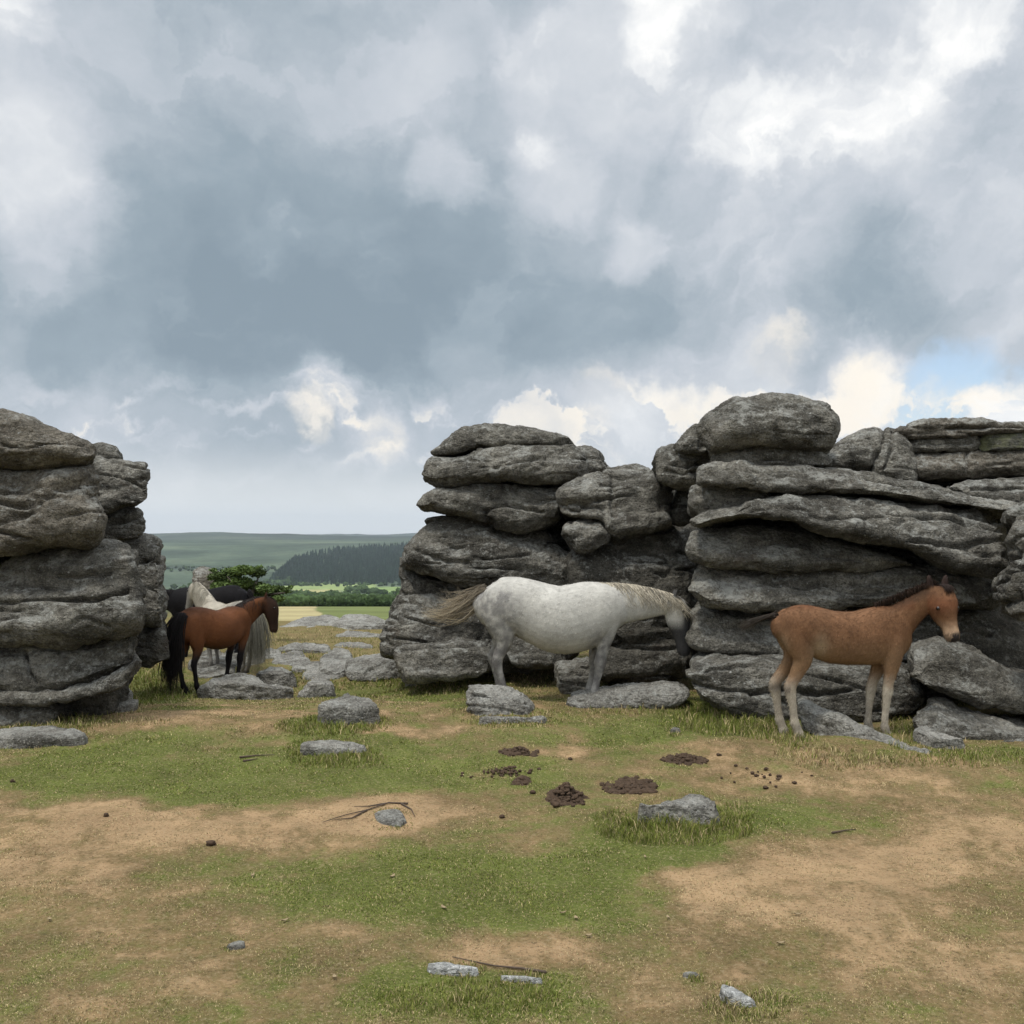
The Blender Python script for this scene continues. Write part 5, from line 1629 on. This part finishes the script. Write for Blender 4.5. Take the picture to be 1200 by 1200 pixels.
def far_hit(px, py):
    """Distance along sight lines where the far ground is met."""
    px, py = np.asarray(px, float), np.asarray(py, float)
    ds = np.geomspace(170, 6000, 500)
    best = np.full(px.shape, np.nan)
    for d in ds:
        z = ground_z((px - CXP) / FPX * d, np.full(px.shape, d), False)
        ray = EYE - (py - HYP) / FPX * d
        m = np.isnan(best) & (z >= ray)
        best[m] = d
    return best


def build_far():
    # conifer plantation on the far slope
    top = lambda c: np.interp(c, [312, 322, 338, 350, 400, 467, 520], [684, 673, 660, 653, 644, 640, 640])
    px = RNG.uniform(312, 520, 4200)
    py = RNG.uniform(640, 688, 4200)
    k = (py > top(px) + 3) & (py < 687 - 4 * RNG.random(4200))
    px, py = px[k], py[k]
    d = far_hit(px, py)
    ok = ~np.isnan(d)
    px, d = px[ok], d[ok]
    V, F, Cc = [], [], []
    for a, D in zip(px, d):
        x = (a - CXP) / FPX * D
        z = float(ground_z(np.array([x]), np.array([D]), False)[0])
        h = random.uniform(9, 15) * np.clip(D / 1700, 0.7, 1.35)
        w = h * random.uniform(.16, .24)
        b = len(V)
        n = 7
        prof = [(0.0, .5), (.12, 1.0), (.38, .52), (.42, .78), (.66, .34), (.70, .46), (1.0, .02)]
        for (q, rr) in prof:
            for j in range(n):
                an = 2 * math.pi * j / n + random.uniform(-.3, .3)
                r = w * rr * random.uniform(.7, 1.25)
                V.append((x + r * math.cos(an), D + r * math.sin(an), z + h * q))
        for i in range(len(prof) - 1):
            for j in range(n):
                jn = (j + 1) % n
                F.append((b + i * n + j, b + i * n + jn, b + (i + 1) * n + jn, b + (i + 1) * n + j))
        f = random.uniform(.6, 1.4)
        Cc += [(0.022 * f, 0.036 * f, 0.022 * f)] * (n * len(prof))
    o = mesh_obj('conifer_forest', V, F, MAT['far_leaf'], smooth=False)
    set_col(o, np.array(Cc))
    tag(o, 'dark conifer plantation covering the far hillside', 'forest', None, 'stuff')

    # broadleaf copses and hedgerow trees among the fields
    spots = []
    for (x0, x1, y0, y1, n, hh) in [(312, 400, 707, 717, 130, 9), (400, 470, 708, 724, 130, 9), (345, 385, 701, 706, 30, 6), (405, 442, 692, 697, 26, 5), (330, 395, 697, 699, 22, 5), (312, 345, 683, 688, 24, 5),
                                    (345, 470, 685.5, 687.5, 40, 3), (430, 470, 696, 698, 14, 5), (400, 470, 702, 704, 20, 4), (195, 325, 690, 700, 40, 6), (470, 520, 700, 722, 40, 12), (195, 330, 666, 671, 40, 3)]:
        for _ in range(n):
            spots.append((random.uniform(x0, x1), random.uniform(y0, y1), hh * random.uniform(.65, 1.3)))
    S = np.array(spots)
    d = far_hit(S[:, 0], S[:, 1])
    # one rough crown, reused with its own size, turn and lumps
    bm_v, bm_f = [], []
    phi = (1 + 5 ** .5) / 2
    import bmesh
    bm = bmesh.new()
    bmesh.ops.create_icosphere(bm, subdivisions=3, radius=1.0)
    iv = np.array([v.co[:] for v in bm.verts])
    itr = np.array([[v.index for v in f.verts] for f in bm.faces])
    bm.free()
    VV, FF, CC = [], [], []
    off = 0
    for (a, q, h), D in zip(spots, d):
        if np.isnan(D):
            continue
        h = h * D / FPX * 1.15
        x = (a - CXP) / FPX * D
        z = float(ground_z(np.array([x]), np.array([D]), False)[0])
        rnd = np.array([random.uniform(0, 99), random.uniform(0, 99), random.uniform(0, 99)])
        r = 1 + 0.55 * fbm(iv * 1.7 + rnd, 3) + RNG.normal(0, .07, len(iv))
        v = iv * r[:, None] * np.array([h * .52 * random.uniform(.8, 1.4), h * .52, h * .52])
        v[:, 2] = np.maximum(v[:, 2], -h * .5)
        VV.append(v + np.array([x, D, z + h * .46]))
        FF.append(itr + off)
        off += len(iv)
        f = random.uniform(.65, 1.5)
        base = np.array([0.040, 0.062, 0.024]) * f
        CC.append(np.tile(base, (len(iv), 1)) * (1 + RNG.normal(0, .25, (len(iv), 1))).clip(.5, 1.6))
    o = mesh_obj('valley_woods', np.concatenate(VV), np.concatenate(FF), MAT['far_leaf'], smooth=False)
    set_col(o, np.concatenate(CC))
    tag(o, 'broadleaf copses and hedgerow trees between the far valley fields', 'woods', None, 'stuff')

    # the air between
    b = 9800
    v = [(-b, -300, -160), (b, -300, -160), (b, 11500, -160), (-b, 11500, -160), (-b, -300, 260), (b, -300, 260), (b, 11500, 260), (-b, 11500, 260)]
    f = [(3, 2, 1, 0), (4, 5, 6, 7), (0, 1, 5, 4), (1, 2, 6, 5), (2, 3, 7, 6), (3, 0, 4, 7)]
    hz = mesh_obj('haze', v, f, MAT['haze'], smooth=False)
    tag(hz, 'thin blue haze lying over the distant moor', 'haze', None, 'stuff')


def leaf_cloud(centres, radii, n, size, up=0.5):
    """Many small leaf faces scattered through ellipsoid clumps."""
    C = np.array(centres)
    Rr = np.array(radii)
    vol = Rr.prod(1)
    idx = RNG.choice(len(C), n, p=vol / vol.sum())
    dirs = RNG.normal(size=(n, 3))
    dirs /= np.linalg.norm(dirs, axis=1)[:, None]
    rad = RNG.random(n) ** 0.45
    p = C[idx] + dirs * rad[:, None] * Rr[idx]
    a = RNG.normal(size=(n, 3)); a[:, 2] *= 0.5
    a /= np.linalg.norm(a, axis=1)[:, None]
    b = RNG.normal(size=(n, 3))
    b -= a * (a * b).sum(1)[:, None]
    b /= np.linalg.norm(b, axis=1)[:, None]
    s = size * (0.6 + 0.8 * RNG.random(n))[:, None]
    q = np.empty((n, 4, 3))
    q[:, 0] = p - a * s
    q[:, 1] = p - b * s * .55
    q[:, 2] = p + a * s
    q[:, 3] = p + b * s * .55
    return q.reshape(-1, 3), np.arange(n * 4).reshape(n, 4), idx


def build_hawthorn():
    Y = 17.5
    z0 = float(ground_z(np.array([(292 - CXP) / FPX * Y]), np.array([Y]))[0])
    x0 = (292 - CXP) / FPX * Y
    root = empty('hawthorn_tree', (x0, Y, z0))
    tag(root, 'small windswept green hawthorn leaning right behind the ponies', 'tree', None, 'thing')
    P = lambda px, py, y=0.0: np.array([(px - CXP) / FPX * Y - x0, y, EYE - (py - HYP) / FPX * Y - z0])
    V, F = [], []
    tube(V, F, [tuple(P(288, 760)) + (.10, .10), tuple(P(287, 735)) + (.075, .075), tuple(P(290, 712)) + (.06, .06), tuple(P(296, 695)) + (.04, .04), tuple(P(300, 682)) + (.02, .02)], n=10)
    for (ex, ey, yy) in [(255, 684, .2), (270, 675, -.2), (322, 688, .1), (336, 694, -.1), (300, 672, .25), (315, 700, -.25), (262, 700, .1)]:
        a = P(292 + jit(3), 706)
        e = P(ex, ey, yy)
        mm = (a + e) / 2 + np.array([0, 0, .05])
        tube(V, F, [tuple(a) + (.035, .035), tuple(mm) + (.024, .024), tuple(e) + (.008, .008)], n=7)
    mesh_obj('trunk', np.array(V), F, MAT['bark'], root)
    cl = [(256, 676, .0, 14, 6), (270, 671, .1, 15, 6), (286, 668, -.1, 15, 6), (299, 671, .1, 12, 6), (262, 687, -.1, 14, 7), (281, 683, .0, 17, 8), (298, 688, .1, 14, 7), (288, 698, .1, 16, 7), (268, 699, 0, 12, 6),
          (313, 690, -.1, 12, 6), (324, 692, .1, 11, 6), (335, 692, .0, 8, 4), (310, 700, .0, 13, 5), (327, 701, -.1, 9, 4), (300, 704, 0, 14, 5), (250, 668, 0, 5, 3), (304, 664, 0, 5, 2.5), (340, 688, 0, 4, 2)]
    k = Y / FPX
    C = [P(a, b, c) for (a, b, c, _, _) in cl]
    Rr = [(rx * k, rx * k * .9, ry * k) for (_, _, _, rx, ry) in cl]
    V, F, idx = leaf_cloud(C, Rr, 13000, 0.026)
    o = mesh_obj('crown', V, F, MAT['leaf'], root, smooth=False)
    tone = 0.65 + 0.8 * RNG.random(len(cl))
    f = tone[idx] * (0.7 + 0.6 * RNG.random(len(idx)))
    set_col(o, np.repeat(np.array([0.080, 0.118, 0.030])[None, :] * f[:, None], 4, axis=0))


def lump_mesh(cs, n=10):
    """Rough clods: (x,y,z,r) each a dented ball, in one mesh."""
    V, F = [], []
    for (x, y, z, r) in cs:
        b = len(V)
        m = 6
        e = np.array([random.uniform(.8, 1.3), random.uniform(.8, 1.3), random.uniform(.55, .95)])
        for i in range(m + 1):
            th = math.pi * i / m
            for j in range(n):
                ph = 2 * math.pi * j / n
                q = random.uniform(.68, 1.25) if 0 < i < m else 1
                V.append((x + r * e[0] * q * math.sin(th) * math.cos(ph), y + r * e[1] * q * math.sin(th) * math.sin(ph), z + r * e[2] * q * math.cos(th)))
        for i in range(m):
            for j in range(n):
                jn = (j + 1) % n
                F.append((b + i * n + j, b + (i + 1) * n + j, b + (i + 1) * n + jn, b + i * n + jn))
    return np.array(V), F


def build_small():
    DG = 'heaps and clods of pony dung'
    piles = [(664, 932, 27, 9, .095, 90, 'tallest dark heap of pony dung left of the wedge-shaped boulder'), (740, 918, 38, 10, .035, 110, 'widest scattered brown dung patch just above the wedge-shaped boulder'),
             (803, 889, 28, 5, .045, 60, 'dark dung scatter on the pale earth below the right tor'), (607, 880, 26, 5, .04, 30, 'small dung heap beyond the others, below the mare'),
             (611, 914, 12, 6, .03, 16, 'little dung cluster in the olive turf left of the tallest heap'), (590, 903, 50, 6, .015, 45, 'thin flattened crumbs of old dung left of the widest dung patch'), (900, 905, 60, 14, .012, 13, 'sparse dung crumbs on the tan earth right of the dung patches')]
    for (cx, cy, rx, ry, h, n, lab) in piles:
        x, y, z = hit(cx, cy + ry * .5)
        k = y / FPX
        cs = []
        for i in range(int(n * 1.7)):
            a, r = random.uniform(0, 6.283), min(.95, abs(random.gauss(0, .45))) if h > .05 else math.sqrt(random.random()) * (0.62 + 0.38 * math.sin(i % 5 * 2.4 + cx))
            dx = rx * k * r * math.cos(a)
            dy = ry * k * 5.0 * r * math.sin(a)
            zz = float(ground_z(np.array([x + dx]), np.array([y + dy]))[0]) - z
            hz = h * max(0.0, 1 - r * 1.15) * random.uniform(.3, 1)
            cs.append((dx, dy, zz + hz + .006, random.uniform(.007, .020) if h > .02 else random.uniform(.006, .014)))
            if h >= .03 and r < .9:
                cs.append((dx * .9, dy * .9, zz + hz * .3 - .014, .038))
        V, F = lump_mesh(cs)
        o = mesh_obj('dung_pile', V, F, MAT['dung'])
        o.location = (x, y, z)
        tag(o, lab, 'dung', DG, 'thing' if h >= .03 else 'stuff')
    clods = [(652, 947, .024, 'round dung clod just below the tallest dung heap'), (624, 931, .018, 'small dung clod left of the tallest dung heap'), (668, 890, .016, 'single dung clod on the worn path below the mare'), (247, 991, .020, 'single dark clod on the brown turf left of the blue-grey stone'),
             (588, 959, .014, 'tiny dung clod on tan earth below the left dung cluster'), (842, 886, .018, 'dung clod at the right end of the dark scatter'), (862, 898, .012, 'little dung clod on the pale earth right of the dark scatter'), (897, 924, .016, 'dung clod on tan earth right of the wedge-shaped boulder'),
             (14, 917, .016, 'small dark clod in the grass near the left edge'), (124, 957, .014, 'tiny dark clod above the left tan band')]
    for (px, py, r, lab) in clods:
        x, y, z = hit(px, py)
        V, F = lump_mesh([(0, 0, r * .6, r), (r * .7, r * .2, r * .4, r * .6)])
        o = mesh_obj('dung_clod', V, F, MAT['dung'])
        o.location = (x, y, z)
        tag(o, lab, 'dung', DG, 'thing')

    def stick(name, pts, r, lab, mat='twig', cat='twig', branches=()):
        x, y, z = hit(*pts[0])
        V, F = [], []
        for chain in [pts] + list(branches):
            rings = []
            for i, q in enumerate(chain):
                a, b, c = hit(*q)
                rr = r * (1 - .7 * i / max(1, len(chain) - 1))
                rings.append((a - x, b - y, c - z + r * .7 + .004, rr, rr))
            tube(V, F, rings, lat=(0.1, 1, .1), n=7)
        o = mesh_obj(name, np.array(V), F, MAT[mat])
        o.location = (x, y, z)
        tag(o, lab, cat, None, 'thing')
    stick('dead_twig', [(478, 944), (455, 942), (430, 951), (405, 956), (378, 964)], .006, 'forked dead twig lying by the blue-grey stone', branches=[[(452, 943), (432, 946), (415, 946)], [(430, 951), (412, 960), (392, 961)], [(470, 944), (482, 950), (486, 958)]])
    stick('dead_twig', [(640, 1143), (612, 1138), (580, 1134), (530, 1124)], .006, 'thin dark root along the top of the white sliver stone')
    stick('dead_twig', [(281, 889), (300, 887), (322, 886)], .008, 'dry brown stick in the grass left of the flat pale stone', branches=[[(285, 893), (302, 890)]])
    stick('dead_twig', [(975, 978), (990, 975), (1003, 973)], .006, 'short brown stick on the tan earth right of the tussock')

    leaf_spots = [(935, 1073, 'curled brown leaf on the right tan patch'), (915, 1108, 'pale straw on the right tan patch'), (783, 1078, 'pale dry leaf at the left rim of the right tan patch'), (660, 1072, 'pale dry leaf left of the two in the green patch centre'), (675, 1078, 'pale dry leaf in the middle of the green turf'),
                  (334, 1079, 'cream dry leaf on the turf right of the tiny sharp stone'), (165, 944, 'whitish dry leaf in the left green patch'), (392, 1148, 'curled dry leaf at the bottom left of the bright grass'), (296, 1028, 'straw coloured leaf on the brown turf below the single clod'), (690, 1098, 'thin pale leaf near the lower end of the green patch'),
                  (756, 1007, 'pale leaf below the tussock of the wedge boulder'), (520, 1066, 'cream leaf in the green turf left of centre'), (460, 1028, 'small straw leaf right of the brown turf edge'), (58, 1080, 'straw leaf near the left edge of the brown turf')]
    for (px, py, lab) in leaf_spots:
        x, y, z = hit(px, py)
        L, W = random.uniform(.012, .022), random.uniform(.005, .009)
        an = random.uniform(0, 6.28)
        V = []
        for i in range(6):
            t = i / 5
            w = W * math.sin(math.pi * (0.08 + 0.86 * t))
            for sgn in (-1, 0, 1):
                lx, ly = (t - .5) * 2 * L, sgn * w
                V.append((lx * math.cos(an) - ly * math.sin(an), lx * math.sin(an) + ly * math.cos(an), .008 + abs(sgn) * .003 + .004 * (t - .5) ** 2 * 4))
        F = [(i * 3 + j, i * 3 + j + 1, i * 3 + j + 4, i * 3 + j + 3) for i in range(5) for j in range(2)]
        nV = len(V)
        V += [(a, b, c - .0015) for (a, b, c) in V]
        F += [tuple(nV + q for q in reversed(f)) for f in F]
        o = mesh_obj('dry_leaf', V, F, MAT['dry_leaf'])
        o.location = (x, y, z)
        tag(o, lab, 'leaf', 'dry leaves blown onto the turf', 'thing')
build_ground()
build_rocks()
build_mare()
build_foal()
build_bay()
build_grey()
build_black()
build_hawthorn()
build_far()
build_grass()
build_small()
